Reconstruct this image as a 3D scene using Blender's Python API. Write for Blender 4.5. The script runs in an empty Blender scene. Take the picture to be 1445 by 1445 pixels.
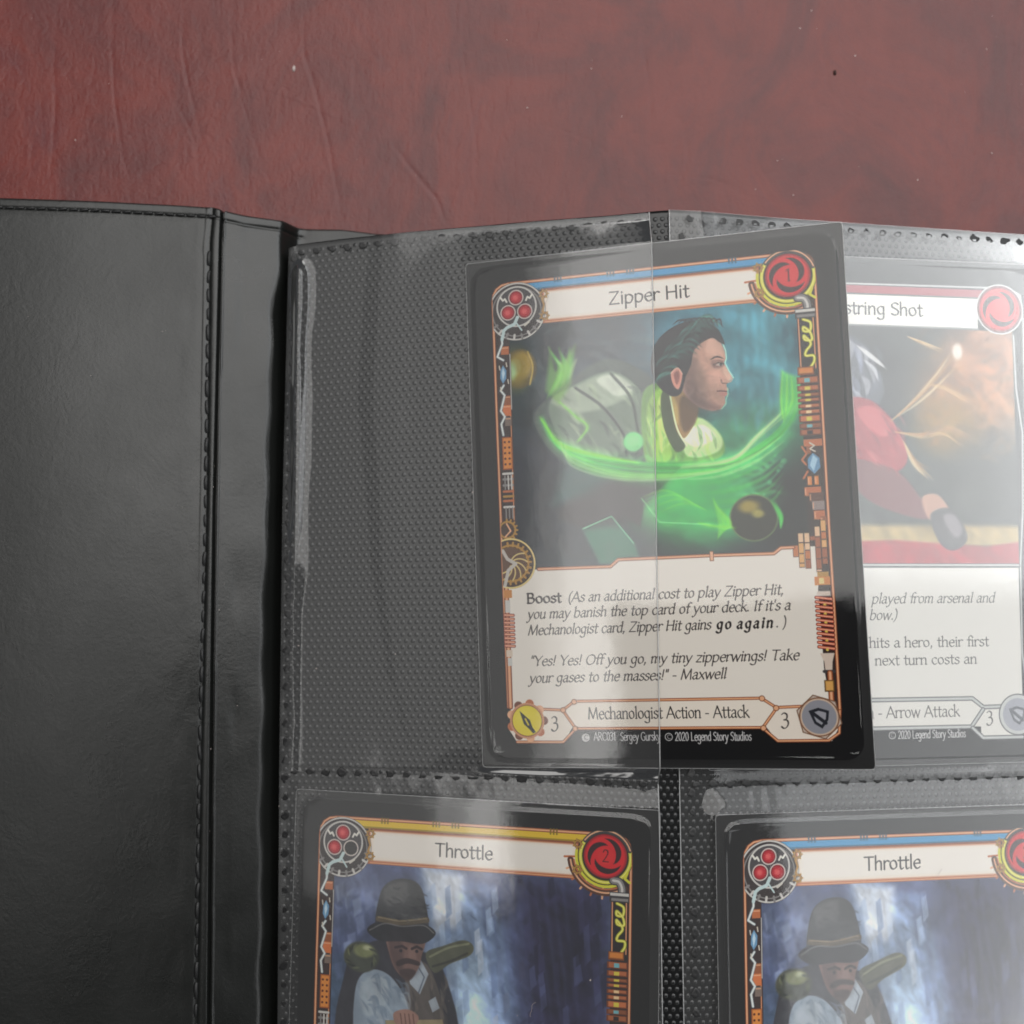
import bpy, math, random
import numpy as np
from mathutils import Matrix, Euler, Vector
random.seed(3); np.random.seed(3)
S = bpy.context.scene; COL = S.collection
MM = 0.001                                       # the script is written in millimetres, the scene is in metres
# ---------------------------------------------------------------- camera
F_PX, C_PX, CAM_Y, CAM_Z, TILT = 1417.0, 722.5, -12.0, 194.0, math.radians(3.5)
cam = bpy.data.cameras.new('camera'); cam_ob = bpy.data.objects.new('camera', cam); COL.objects.link(cam_ob)
cam_ob.location = (0, CAM_Y * MM, CAM_Z * MM); cam_ob.rotation_euler = (TILT, 0, 0)
cam.sensor_width = 36; cam.lens = F_PX / 1445 * 36; cam.clip_start = .01; cam.clip_end = 50
cam.dof.use_dof = True; cam.dof.focus_distance = .174; cam.dof.aperture_fstop = 13.0
S.camera = cam_ob
# ---------------------------------------------------------------- room light: dim room, window light from the upper right
w = bpy.data.worlds.new('World'); S.world = w; w.use_nodes = True
w.node_tree.nodes['Background'].inputs['Color'].default_value = (.92, .95, 1, 1); w.node_tree.nodes['Background'].inputs['Strength'].default_value = .05
def area(name, x0, x1, y0, y1, z, radiance, color=(1, 1, 1), spread=180):
    l = bpy.data.lights.new(name, 'AREA'); l.shape = 'RECTANGLE'; l.size = x1 - x0; l.size_y = y1 - y0; l.energy = radiance * math.pi * (x1 - x0) * (y1 - y0); l.color = color
    o = bpy.data.objects.new(name, l); COL.objects.link(o); o.location = ((x0 + x1) / 2, (y0 + y1) / 2, z); return o
# the white ceiling, brightest straight above the table and falling off to the left and towards the person who stands in front
K_L = 1.95
area('ceiling_light', -.36, .40, -.045, 1.9, 1.0, 1.9 * K_L, (1, .985, .96))
for k_, (x_, y_, l_) in enumerate(((-1.05, -.42, .12), (-.70, -.42, .20), (-.47, -.40, .72), (-.425, -.38, .86))): area('ceiling_light', x_, -.36, y_, 1.9 if k_ > 1 else .8, 1.001 + .001 * k_, l_ * K_L, (1, .985, .96))
for k_, (x_, y_, l_) in enumerate(((.30, -.045, .6), (.44, -.02, .85), (.60, -.98, 1.05))): area('window_light', x_, 1.2, y_, 1.5, 1.006 + .001 * k_, l_ * K_L, (.97, .99, 1))
area('fill_light', -1.1, 1.1, -2.3, -1.15, 1.01, .3 * K_L, (1, .98, .95))  # unseen fill lamp behind the viewer, added to brighten the card paper
S.render.engine = 'CYCLES'; S.cycles.transparent_max_bounces = 24; S.cycles.max_bounces = 10; S.cycles.use_denoising = True; S.cycles.pixel_filter_type = 'GAUSSIAN'; S.cycles.filter_width = 1.9; S.cycles.caustics_reflective = False; S.cycles.caustics_refractive = False
S.view_settings.view_transform = 'Standard'; S.view_settings.look = 'None'; S.view_settings.exposure = 0; S.view_settings.gamma = 1
# ---------------------------------------------------------------- helpers
ROT = np.array([[1, 0, 0], [0, math.cos(TILT), -math.sin(TILT)], [0, math.sin(TILT), math.cos(TILT)]])
def at(px, py, z):
    """World millimetres of the point that stands at height z and shows at this spot of the photograph."""
    d = ROT @ np.array([(px - C_PX) / F_PX, (C_PX - py) / F_PX, -1.0]); t = (z - CAM_Z) / d[2]
    return np.array([d[0] * t, CAM_Y + d[1] * t, z])
def finish(name, me, mat, parent=None, origin=(0, 0, 0), smooth_=True):
    for m in (mat if isinstance(mat, (list, tuple)) else [mat]): me.materials.append(m)
    if smooth_: me.polygons.foreach_set('use_smooth', np.ones(len(me.polygons), bool))
    o = bpy.data.objects.new(name, me); COL.objects.link(o); o.location = [c * MM for c in origin]
    if parent: o.parent = parent
    return o
def mesh(name, verts, faces, mat, parent=None, origin=(0, 0, 0), smooth_=True):
    """verts in millimetres, in the parent's frame; the object sits at origin."""
    me = bpy.data.meshes.new(name); v = (np.asarray(verts, float) - np.asarray(origin, float)) * MM
    me.from_pydata(v.tolist(), [], faces if isinstance(faces, list) else np.asarray(faces).tolist()); me.update()
    return finish(name, me, mat, parent, origin, smooth_)
def grid_faces(nx, ny, off=0):
    i, j = np.meshgrid(np.arange(nx - 1), np.arange(ny - 1)); a = (j * nx + i).ravel() + off
    return np.stack([a, a + 1, a + nx + 1, a + nx], 1)
def quads(name, verts, faces, mat, parent=None, origin=(0, 0, 0), uv=None, mats=None):
    """Fast path for big grids of quads (numpy arrays)."""
    me = bpy.data.meshes.new(name); v = ((np.asarray(verts, float) - np.asarray(origin, float)) * MM).astype(np.float32); f = np.asarray(faces, np.int32); n = f.shape[1]
    me.vertices.add(len(v)); me.vertices.foreach_set('co', v.ravel()); me.loops.add(f.size); me.loops.foreach_set('vertex_index', f.ravel())
    me.polygons.add(len(f)); me.polygons.foreach_set('loop_start', np.arange(0, f.size, n, dtype=np.int32)); me.polygons.foreach_set('loop_total', np.full(len(f), n, np.int32))
    if mats is not None: me.polygons.foreach_set('material_index', np.asarray(mats, np.int32))
    me.update(calc_edges=True); me.validate()
    return finish(name, me, mat, parent, origin)
def tag(o, label=None, cat=None, group=None, kind=None):
    for k, v in (('label', label), ('category', cat), ('group', group), ('kind', kind)):
        if v: o[k] = v
    return o
def empty(name, loc, rot=(0, 0, 0)):
    o = bpy.data.objects.new(name, None); COL.objects.link(o); o.location = [c * MM for c in loc]; o.rotation_euler = rot; o.empty_display_size = .01; return o
def tube(pts, r, k=6):
    """verts, faces of a round bar along a polyline"""
    p = np.asarray(pts, float); V, Fc = [], []
    for i in range(len(p)):
        t = p[min(i + 1, len(p) - 1)] - p[max(i - 1, 0)]; t /= np.linalg.norm(t) + 1e-9; u = np.cross(t, [0, 0, 1.0]); u = u if np.linalg.norm(u) > .05 else np.cross(t, [1.0, 0, 0]); u /= np.linalg.norm(u); w_ = np.cross(u, t)
        V += [p[i] + r * (math.cos(a) * u + math.sin(a) * w_) for a in np.arange(k) * 2 * math.pi / k]
    for i in range(len(p) - 1):
        for j in range(k): Fc.append((i * k + j, i * k + (j + 1) % k, (i + 1) * k + (j + 1) % k, (i + 1) * k + j))
    return V, Fc
# ---------------------------------------------------------------- materials
def mat(name):
    m = bpy.data.materials.new(name); m.use_nodes = True; nt = m.node_tree; return m, nt, nt.nodes, nt.links, nt.nodes['Principled BSDF']
def noise(nt, scale, detail=4, rough=.55, coord='Object', dist=0.0, mapscale=None):
    tc = nt.nodes.new('ShaderNodeTexCoord'); n = nt.nodes.new('ShaderNodeTexNoise'); n.inputs['Scale'].default_value = scale; n.inputs['Detail'].default_value = detail; n.inputs['Roughness'].default_value = rough; n.inputs['Distortion'].default_value = dist
    if mapscale:
        mp = nt.nodes.new('ShaderNodeMapping'); mp.inputs['Scale'].default_value = mapscale; nt.links.new(tc.outputs[coord], mp.inputs['Vector']); nt.links.new(mp.outputs[0], n.inputs['Vector'])
    else: nt.links.new(tc.outputs[coord], n.inputs['Vector'])
    return n
def ramp(nt, src, stops):
    r = nt.nodes.new('ShaderNodeValToRGB'); e = r.color_ramp.elements
    while len(e) < len(stops): e.new(.5)
    for k, (p, c) in enumerate(stops): e[k].position = p; e[k].color = (*c, 1) if len(c) == 3 else c
    nt.links.new(src, r.inputs['Fac']); return r
def bump(nt, p, src, dist, strength=1.0, prev=None):
    b = nt.nodes.new('ShaderNodeBump'); b.inputs['Distance'].default_value = dist * MM; b.inputs['Strength'].default_value = strength; nt.links.new(src, b.inputs['Height'])
    if prev: nt.links.new(prev.outputs[0], b.inputs['Normal'])
    nt.links.new(b.outputs[0], p.inputs['Normal']); return b
def m_table():
    m, nt, N, L, p = mat('oxblood_leather')
    n = noise(nt, 34, 9, .66, dist=.9, mapscale=(1.25, .8, 1)); r = ramp(nt, n.outputs['Fac'], [(.30, (.070, .0185, .0185)), (.44, (.095, .0205, .019)), (.56, (.122, .0225, .018)), (.72, (.080, .020, .0225))])
    n2 = noise(nt, 90, 4, .6); mx = N.new('ShaderNodeMixRGB'); mx.blend_type = 'MULTIPLY'; mx.inputs[0].default_value = .35; r2 = ramp(nt, n2.outputs['Fac'], [(.35, (.62, .6, .66)), (.6, (1, 1, 1))]); L.new(r.outputs[0], mx.inputs[1]); L.new(r2.outputs[0], mx.inputs[2]); L.new(mx.outputs[0], p.inputs['Base Color'])
    p.inputs['Roughness'].default_value = .34; p.inputs['Specular IOR Level'].default_value = .30; n3 = noise(nt, 1300, 4, .65); b = bump(nt, p, n3.outputs['Fac'], .11, .9); n4 = noise(nt, 300, 6, .65, mapscale=(1.7, .7, 1), dist=.5); bump(nt, p, n4.outputs['Fac'], .24, .6, b)
    return m
def m_cover():
    m, nt, N, L, p = mat('black_leatherette'); p.inputs['Base Color'].default_value = (.006, .0065, .006, 1); p.inputs['Specular IOR Level'].default_value = .46
    n = noise(nt, 1500, 4, .65); b = bump(nt, p, n.outputs['Fac'], .035, .8); n2 = noise(nt, 170, 7, .68, mapscale=(1.15, .9, 1), dist=1.1); bump(nt, p, n2.outputs['Fac'], .12, .45, b)
    n3 = noise(nt, 60, 3, .5); r = ramp(nt, n3.outputs['Fac'], [(.3, (.25,) * 3), (.7, (.36,) * 3)]); L.new(r.outputs[0], p.inputs['Roughness']); return m
def m_plain(name, col, rough, spec=.5, nz=None):
    m, nt, N, L, p = mat(name); p.inputs['Base Color'].default_value = (*col, 1); p.inputs['Roughness'].default_value = rough; p.inputs['Specular IOR Level'].default_value = spec
    if nz: n = noise(nt, nz[0], 4, .6); bump(nt, p, n.outputs['Fac'], nz[1], .6)
    return m
def m_film(name, rough, gain, haze, tint=(1, 1, 1), wob=None):
    """Clear plastic sheet: what lies behind shows through, both of its faces mirror the room, and it is very slightly milky."""
    m = bpy.data.materials.new(name); m.use_nodes = True; nt = m.node_tree; N, L = nt.nodes, nt.links; N.remove(N['Principled BSDF']); out = N['Material Output']
    tr = N.new('ShaderNodeBsdfTransparent'); tr.inputs[0].default_value = (*[c * .985 for c in tint], 1); gl = N.new('ShaderNodeBsdfGlossy'); gl.inputs['Roughness'].default_value = rough; df = N.new('ShaderNodeBsdfDiffuse'); df.inputs[0].default_value = (.8, .8, .8, 1)
    fr = N.new('ShaderNodeFresnel'); fr.inputs['IOR'].default_value = 1.49; mu = N.new('ShaderNodeMath'); mu.operation = 'MULTIPLY'; mu.inputs[1].default_value = gain; mu.use_clamp = True; L.new(fr.outputs[0], mu.inputs[0])
    m1 = N.new('ShaderNodeMixShader'); m1.inputs[0].default_value = haze; L.new(tr.outputs[0], m1.inputs[1]); L.new(df.outputs[0], m1.inputs[2]); m2 = N.new('ShaderNodeMixShader'); L.new(mu.outputs[0], m2.inputs[0]); L.new(m1.outputs[0], m2.inputs[1]); L.new(gl.outputs[0], m2.inputs[2]); L.new(m2.outputs[0], out.inputs[0])
    if wob: 
        n = noise(nt, wob[0], 3, .5); b = N.new('ShaderNodeBump'); b.inputs['Distance'].default_value = wob[1] * MM; b.inputs['Strength'].default_value = 1; L.new(n.outputs['Fac'], b.inputs['Height']); L.new(b.outputs[0], gl.inputs['Normal']); L.new(b.outputs[0], fr.inputs['Normal'])
    return m
def m_print(name, im):
    h, w_ = im.shape[:2]; img = bpy.data.images.new(name, w_, h); px = np.ones((h, w_, 4), np.float32); px[..., :3] = np.clip(im[::-1], 0, 1); img.pixels.foreach_set(px.ravel()); img.update(); img.pack()
    m, nt, N, L, p = mat(name); t = N.new('ShaderNodeTexImage'); t.image = img; t.extension = 'EXTEND'; L.new(t.outputs[0], p.inputs['Base Color']); p.inputs['Roughness'].default_value = .6; p.inputs['Specular IOR Level'].default_value = .08
    n = noise(nt, 1500, 2, .5); bump(nt, p, n.outputs['Fac'], .01, .3); return m
M_TABLE, M_COVER = m_table(), m_cover()
M_THREAD = m_plain('black_thread', (.004, .0042, .0045), .5, .4, (4000, .05))
M_PAGE = m_plain('black_embossed_plastic', (.006, .0062, .0064), .24, .36)
M_WELD = m_plain('pressed_weld', (.006, .006, .0065), .45, .4, (2500, .05))
M_BOSS = m_plain('highlit_boss_plastic', (.013, .0133, .0138), .16, .36)  # page plastic again, base colour raised to imitate highlights on the bosses
M_FILM = m_film('pocket_film', .06, .95, .026, (1, 1, 1), (120, .05)); M_SLEEVE = m_film('sleeve_film', .05, 1.3, .003, (1, 1, 1), (60, .05))
M_EDGE = m_film('film_edge', .3, 1.6, .28); M_BACK = m_plain('black_sleeve_back', (.006, .0062, .0066), .5, .2); M_CARDSIDE = m_plain('card_edge', (.05, .05, .05), .7)
M_CRUMB = m_plain('pale_crumb', (.40, .34, .32), .8, .3, (3000, .1)); M_GRIT = m_plain('dark_grit', (.03, .015, .012), .8, .3, (3000, .1))
# ---------------------------------------------------------------- printed card faces (flat print, painted with numpy)
PX = 16.0                                       # print resolution, pixels per millimetre
CW, CH = 63.0, 88.0
def srgb(*c): return np.array(c, float) / 255.0
def smooth(a, b, x):
    t = np.clip((x - a) / (b - a), 0, 1); return t * t * (3 - 2 * t)
def value_noise(w, h, cx, cy, seed):
    r = np.random.RandomState(seed); g = r.rand(int(h / cy) + 3, int(w / cx) + 3)
    y = np.arange(h) / cy; x = np.arange(w) / cx
    yi = y.astype(int); xi = x.astype(int); fy = smooth(0, 1, y - yi)[:, None]; fx = smooth(0, 1, x - xi)[None]
    a = g[np.ix_(yi, xi)]; b = g[np.ix_(yi, xi + 1)]; c = g[np.ix_(yi + 1, xi)]; d = g[np.ix_(yi + 1, xi + 1)]
    return (a * (1 - fx) + b * fx) * (1 - fy) + (c * (1 - fx) + d * fx) * fy
def warped(h, w, cx, cy, seed, ang=.5, warp=.7):
    """Value noise on a turned, bent lattice, so that no grid shows."""
    r = np.random.RandomState(seed); g = r.rand(80, 80); Y, X = np.mgrid[0:h, 0:w].astype(float)
    wx, wy = value_noise(w, h, cx * 1.7, cy * 1.7, seed + 50) - .5, value_noise(w, h, cx * 1.7, cy * 1.7, seed + 51) - .5
    U = (X * math.cos(ang) + Y * math.sin(ang)) / cx + wx * warp * 2; V = (-X * math.sin(ang) + Y * math.cos(ang)) / cy + wy * warp * 2
    ui, vi = np.floor(U).astype(int), np.floor(V).astype(int); fu, fv = smooth(0, 1, U - ui), smooth(0, 1, V - vi); a = lambda i, j: g[j % 80, i % 80]
    return (a(ui, vi) * (1 - fu) + a(ui + 1, vi) * fu) * (1 - fv) + (a(ui, vi + 1) * (1 - fu) + a(ui + 1, vi + 1) * fu) * fv
def catmull(p, n=10, closed=False):
    p = np.asarray(p, float)
    if len(p) < 3: return p
    q = np.vstack([p[-1:], p, p[:2]]) if closed else np.vstack([2 * p[:1] - p[1:2], p, 2 * p[-1:] - p[-2:-1]])
    out = []
    for i in range(1, len(q) - 2):
        t = np.linspace(0, 1, n, endpoint=False)[:, None]; a, b, c, d = q[i - 1], q[i], q[i + 1], q[i + 2]
        out.append(.5 * (2 * b + (c - a) * t + (2 * a - 5 * b + 4 * c - d) * t ** 2 + (3 * b - 3 * c + d - a) * t ** 3))
    if not closed: out.append(p[-1:])
    return np.vstack(out)
class Canvas:
    def __init__(s, base):
        s.w, s.h = int(CW * PX), int(CH * PX); s.im = np.ones((s.h, s.w, 3)) * base; s.clip = None
    def win(s, x0, y0, x1, y1):
        i0, i1 = max(0, int(y0 * PX)), min(s.h, int(y1 * PX) + 2); j0, j1 = max(0, int(x0 * PX)), min(s.w, int(x1 * PX) + 2)
        if s.clip:
            cx0, cy0, cx1, cy1 = s.clip; i0 = max(i0, int(cy0 * PX)); i1 = min(i1, int(cy1 * PX)); j0 = max(j0, int(cx0 * PX)); j1 = min(j1, int(cx1 * PX))
        if i1 <= i0 or j1 <= j0: return None
        Y, X = np.mgrid[i0:i1, j0:j1]; return (slice(i0, i1), slice(j0, j1)), (X + .5) / PX, (Y + .5) / PX
    def put(s, sl, m, col, mode='mix'):
        m = m[..., None]; a = s.im[sl]
        s.im[sl] = a * (1 - m) + m * col if mode == 'mix' else (np.clip(a + m * col, 0, 1) if mode == 'add' else a * (1 - m + m * col))
    def circle(s, x, y, r, col, a=1, soft=.06, r2=None, ang=0, ring=None, mode='mix', tex=None):
        r2 = r2 or r; R_ = max(r, r2) + soft * 2 + (ring or 0); q = s.win(x - R_, y - R_, x + R_, y + R_)
        if q is None: return
        sl, X, Y = q; c, n = math.cos(ang), math.sin(ang); u = ((X - x) * c + (Y - y) * n) / r; v = (-(X - x) * n + (Y - y) * c) / r2
        d = (np.hypot(u, v) - 1) * min(r, r2)
        if ring: d = np.abs(d) - ring / 2
        s.put(sl, a * (1 - smooth(-soft, soft, d)), col, mode)
    def poly(s, pts, col, a=1, soft=.05, mode='mix', curve=False):
        p = catmull(pts, 6, True) if curve else np.asarray(pts, float)
        x0, y0 = p.min(0) - soft * 2; x1, y1 = p.max(0) + soft * 2; q = s.win(x0, y0, x1, y1)
        if q is None: return
        sl, X, Y = q; d2 = np.full(X.shape, 1e9); ins = np.zeros(X.shape, bool)
        for i in range(len(p)):
            ax, ay = p[i]; bx, by = p[(i + 1) % len(p)]; ex, ey = bx - ax, by - ay; L = ex * ex + ey * ey + 1e-12
            t = np.clip(((X - ax) * ex + (Y - ay) * ey) / L, 0, 1); d2 = np.minimum(d2, (X - ax - t * ex) ** 2 + (Y - ay - t * ey) ** 2)
            if abs(ey) > 1e-9: ins ^= ((ay > Y) != (by > Y)) & (X < ex * (Y - ay) / ey + ax)
        d = np.sqrt(d2) * np.where(ins, -1, 1); s.put(sl, a * (1 - smooth(-soft, soft, d)), col, mode)
    def rect(s, x0, y0, x1, y1, col, a=1, soft=.05): s.poly([(x0, y0), (x1, y0), (x1, y1), (x0, y1)], col, a, soft)
    def line(s, pts, w, col, a=1, soft=.05, curve=False, mode='mix', w1=None, peak=False, nib=None):
        p = catmull(pts, 8) if curve else np.asarray(pts, float); n = len(p); W = max(w, w1 or 0) + soft * 2
        x0, y0 = p.min(0) - W; x1, y1 = p.max(0) + W; q = s.win(x0, y0, x1, y1)
        if q is None: return
        sl, X, Y = q; d = np.full(X.shape, 1e9)
        for i in range(n - 1):
            ax, ay = p[i]; ex, ey = p[i + 1] - p[i]; L = ex * ex + ey * ey + 1e-12
            t = np.clip(((X - ax) * ex + (Y - ay) * ey) / L, 0, 1)
            if nib: ww = nib[1] + (nib[0] - nib[1]) * abs(math.sin(math.atan2(-ey, ex) - nib[2]))
            elif peak: k = (i + t) / (n - 1); ww = w * np.sin(np.pi * np.clip(k, .02, .98)) ** .8
            elif w1 is not None: k = (i + t) / (n - 1); ww = w + (w1 - w) * k
            else: ww = w
            d = np.minimum(d, np.hypot(X - ax - t * ex, Y - ay - t * ey) - ww / 2)
        s.put(sl, a * (1 - smooth(-soft, soft, d)), col, mode)
    def pipe(s, pts, w, cols, curve=False):
        for k, c in enumerate(cols): s.line(pts, w * (1 - k / (len(cols) + .3)), c, 1, .05, curve)
# ---- a small pen-drawn alphabet: skeleton strokes swept with a broad nib (x-height 10, capitals 15)
GL = {}
for row in """a 8.4|C 1.4,8 3.6,10 6,9 6.2,7|L 6.2,7.4 6.2,1.8|C 6.2,1.8 6.9,.1 8.2,.8|C 6.2,5.8 3,5.2 1,2.6 2.6,0 5,.8 6.2,2.6
b 9.4|L 1.5,16 1.5,.6|C 1.5,7.5 4,10 7.4,8.3 8,4.6 6.2,.4 3.5,-.1 1.5,1.2
c 7.8|C 7,8.6 4.6,10 1.6,7.6 1.2,4 3.2,.2 5.6,0 7.3,1.5
d 9.4|L 7.5,16 7.5,0|C 7.5,8.5 5,10 1.8,7.8 1.2,4 3,.1 5.5,.3 7.5,2.2
e 8.2|L 1.4,5.4 7.2,5.8|C 7.2,5.8 6.8,9 4.3,10 1.6,7.6 1.2,4 3.2,.2 5.6,0 7.3,1.5
f 5.4|C 6.8,15.2 4.8,16 3,14 2.8,11|L 2.8,11 2.8,0|L .4,9.6 5.6,9.6
g 9|C 7.3,8.7 4.5,10 1.6,7.8 1.3,4.4 3.2,.8 5.4,1 7.3,3|L 7.3,9.7 7.3,-1.5|C 7.3,-1.5 6.6,-5 3.6,-5.8 1,-4.4
h 9|L 1.5,16 1.5,0|C 1.5,6.6 4,9.8 6.6,9.2 7.2,7|L 7.2,7 7.2,0
i 4|L 2,9.7 2,0|D 2,13.4
k 8.4|L 1.5,16 1.5,0|N 7,9.6 1.7,4.6|N 3.4,6 8,0
l 4|L 2,16 2,0
m 13|L 1.5,9.7 1.5,0|C 1.5,6.6 3.6,9.8 5.8,9.2 6.3,7|L 6.3,7 6.3,0|C 6.3,6.6 8.4,9.8 10.6,9.2 11.1,7|L 11.1,7 11.1,0
n 9|L 1.5,9.7 1.5,0|C 1.5,6.6 4,9.8 6.6,9.2 7.2,7|L 7.2,7 7.2,0
o 9|C 4.5,9.9 1.8,8.2 1.2,5 2.4,1.2 4.6,.1 7.2,1.8 7.8,5 6.6,8.8 4.5,9.9
p 9.4|L 1.5,9.7 1.5,-6|C 1.5,7.5 4,10 7.4,8.3 8,4.6 6.2,.4 3.5,-.1 1.5,1.2
r 6.4|L 1.5,9.7 1.5,0|C 1.5,6.6 3.4,9.4 5,9.8 6.4,9
s 7|C 6,8.7 4,10 1.7,8.6 2,6.4 4.6,5 6.2,3 4.8,.3 2.6,0 .9,1.4
t 6|L 2.8,13.4 2.8,2.4|C 2.8,2.4 3.4,0 4.8,0 6,1|N .5,9.6 5.7,9.6
u 9|L 1.5,9.7 1.5,3|C 1.5,3 2.2,.3 4.8,.1 7.2,3|L 7.2,9.7 7.2,0
v 8.4|N .6,9.7 4.2,0|N 4.2,0 7.8,9.7
w 12.4|N .6,9.7 3.6,0|N 3.6,0 6.2,9.4|N 6.2,9.4 8.8,0|N 8.8,0 11.8,9.7
x 8.2|N 1,9.7 7.4,0|N 7.2,9.7 .9,0
y 8.6|N .8,9.7 4.4,.4|C 8,9.7 4.8,1 3,-4 1,-5.6 .2,-5
z 7.8|N 1,9.6 7,9.6|N 7,9.6 1,.1|N 1,.1 7.2,.1
A 12|N .4,0 5.9,15|N 5.9,15 11.6,0|N 2.6,5.2 9.6,5.2
B 10.6|L 2,15 2,0|C 2,15 6.6,14.8 8,11.6 6.4,8.4 2,8|C 5,8 8.6,6.8 9,3.6 6.6,.2 2,0
C 12|C 11,13 7.6,15 3,13 1.3,7.5 3.4,1.8 7.8,0 11.2,2.2
E 10|L 2,15 2,0|N 2,14.9 8.6,14.9|N 2,8 7.6,8|N 2,.1 8.8,.1
G 13|C 11.4,13 7.6,15 3,13 1.3,7.5 3.4,1.8 7.8,0 11.4,1.6|N 11.4,1.6 11.4,6.8|N 8.6,6.8 11.4,6.8
H 12.6|L 2,15 2,0|L 10.6,15 10.6,0|N 2,7.9 10.6,7.9
I 5|L 2.5,15 2.5,0
L 9.4|L 2,15 2,0|N 2,.1 8.8,.1
M 15.6|N 1.6,0 2.8,15|N 2.8,15 7.6,1|N 7.6,1 12.6,15|N 12.6,15 14,0
O 13.4|C 6.7,15 2.6,12.6 1.2,7.5 2.8,2 6.7,0 10.8,2.4 12.2,7.5 10.6,13 6.7,15
R 11|L 2,15 2,0|C 2,15 6.8,14.8 8.6,11.4 6.8,7.8 2,7.2|N 5.4,7.4 10.6,0
S 9|C 7.8,13.4 5,15 1.8,13 1.8,10 5,7.8 7.8,5.2 7.2,1.2 4.2,0 1,1.6
T 10.8|N .6,14.8 10.2,14.8|L 5.4,14.8 5.4,0
Y 11|N .6,15 5.5,7.4|N 10.6,15 5.5,7.4|L 5.5,7.4 5.5,0
Z 11|N 1.4,14.8 9.8,14.8|N 9.8,14.8 1,.2|N 1,.2 10,.2
0 9|C 4.5,15 1.8,12.6 1.2,7.5 2.2,2.2 4.5,0 7,2.4 7.8,7.5 6.8,13 4.5,15
1 7|N 1.4,12.4 4,15|L 4,15 4,0
2 9|C 1.4,12 3.2,15 6.6,14 7.2,10.8 5,6 1,.2|N 1,.2 8,.2
3 9|C 1.4,13.4 4,15 6.8,13.4 6.4,9.6 3.6,8.2|C 3.6,8.2 7,7.6 7.8,4 5.4,.4 2.6,0 1,1.4
. 3.6|D 1.8,.8
, 3.8|D 2,.8|N 2.2,.8 1.2,-2.6
! 4.6|N 2.4,15 2.2,4.4|D 2.2,.8
( 5|C 4.4,16.4 1.8,11.6 1.4,6 2.2,.6 4.4,-3.6
) 5|C .8,16.4 3.2,11.6 3.8,6 3,.6 .8,-3.6
- 6|N 1,5.4 5,5.4
' 3|N 1.6,15.4 1.4,11.6
" 5.4|N 1.6,15.4 1.4,11.6|N 3.9,15.4 3.7,11.6""".split('\n'):
    h_, *st_ = row.split('|'); ch_, adv_ = h_.split(' ')
    GL[ch_] = (float(adv_), [(q_[0], [tuple(map(float, t_.split(','))) for t_ in q_[2:].split(' ')]) for q_ in st_])
def text_width(txt, u, narrow, track): return sum((5.2 if c == ' ' else GL[c][0] + track) * u * narrow for c in txt)
def write(cv, txt, x0, y0, x1, y1, u, col, style='roman', weight=1.0, shear=0.0, narrow=None, a=1.0):
    """Set txt on the baseline (x0,y0)-(x1,y1), fitted to its length; u is the size of one glyph unit in mm."""
    L = x1 - x0
    nar = 1.0 if narrow is None else narrow
    nat = text_width(txt, u, nar, 0); n_ = sum(1 for c in txt if c != ' ')
    k = L / nat
    fx = nar * (k if .75 < k < 1.35 else 1.0); track = 0 if .75 < k < 1.35 else (L - nat) / max(1, n_) / u / nar
    nib = {'roman': (1.75, .62, .52), 'plain': (2.1, .95, .5), 'sans': (1.75, 1.45, .3)}[style]
    nib = (nib[0] * u * weight, nib[1] * u * weight, nib[2]); x = x0
    for c in txt:
        if c == ' ': x += 5.2 * u * fx; continue
        adv, strokes = GL[c]; yb = y0 + (y1 - y0) * (x - x0) / max(L, 1e-6)
        def P(p): return (x + (p[0] + shear * p[1]) * u * fx, yb - p[1] * u)
        for kind, pts in strokes:
            if kind == 'D': X_, Y_ = P(pts[0]); cv.circle(X_, Y_, 1.1 * u * max(1, weight * .9), col, a, .05); continue
            q = [P(p) for p in pts]
            cv.line(q, nib[0], col, a, .045, kind == 'C', nib=nib)
            if style == 'roman' and kind == 'L':
                for j, (px_, py_) in ((0, pts[0]), (-1, pts[-1])):
                    if py_ in (0, -6) and shear < .05: sx = [(px_ - 1.5, py_ + .1), (px_ + 1.5, py_ + .1)]
                    elif py_ == 0: sx = [(px_, py_ + .2), (px_ + 1.7, py_ + 1.4)]
                    elif py_ in (15, 14.8) and shear < .05: sx = [(px_ - 1.5, py_ - .1), (px_ + 1.3, py_ - .1)]
                    elif py_ in (16, 9.7, 15): sx = [(px_ - 1.7, py_ - 1.2), (px_, py_)]
                    else: continue
                    cv.line([P(sx[0]), P(sx[1])], nib[1] * 1.1, col, a, .045)
        x += (adv + track) * u * fx
INK = srgb(38, 32, 30)
COP = [srgb(120, 60, 32), srgb(198, 112, 66), srgb(240, 182, 140)]          # copper pipe: dark rim, body, shine
GOLD = [srgb(96, 66, 28), srgb(190, 142, 62), srgb(240, 214, 140)]
STEEL = [srgb(62, 60, 62), srgb(140, 136, 134), srgb(216, 212, 206)]
WIRE = [srgb(92, 96, 20), srgb(226, 220, 60), srgb(246, 242, 140)]
PAPER = srgb(248, 240, 229)
def cogs(cv, x, y, r, n, a0, a1, tooth, cols):
    cv.circle(x, y, r, cols[0], 1, .05, ring=tooth * 1.3); cv.circle(x, y, r, cols[1], 1, .05, ring=tooth * .7)
    for k in range(n):
        a = a0 + (a1 - a0) * k / max(1, n - 1)
        cv.line([(x + math.cos(a) * r * .97, y + math.sin(a) * r * .97), (x + math.cos(a) * (r + tooth), y + math.sin(a) * (r + tooth))], tooth * .8, cols[1])
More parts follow.
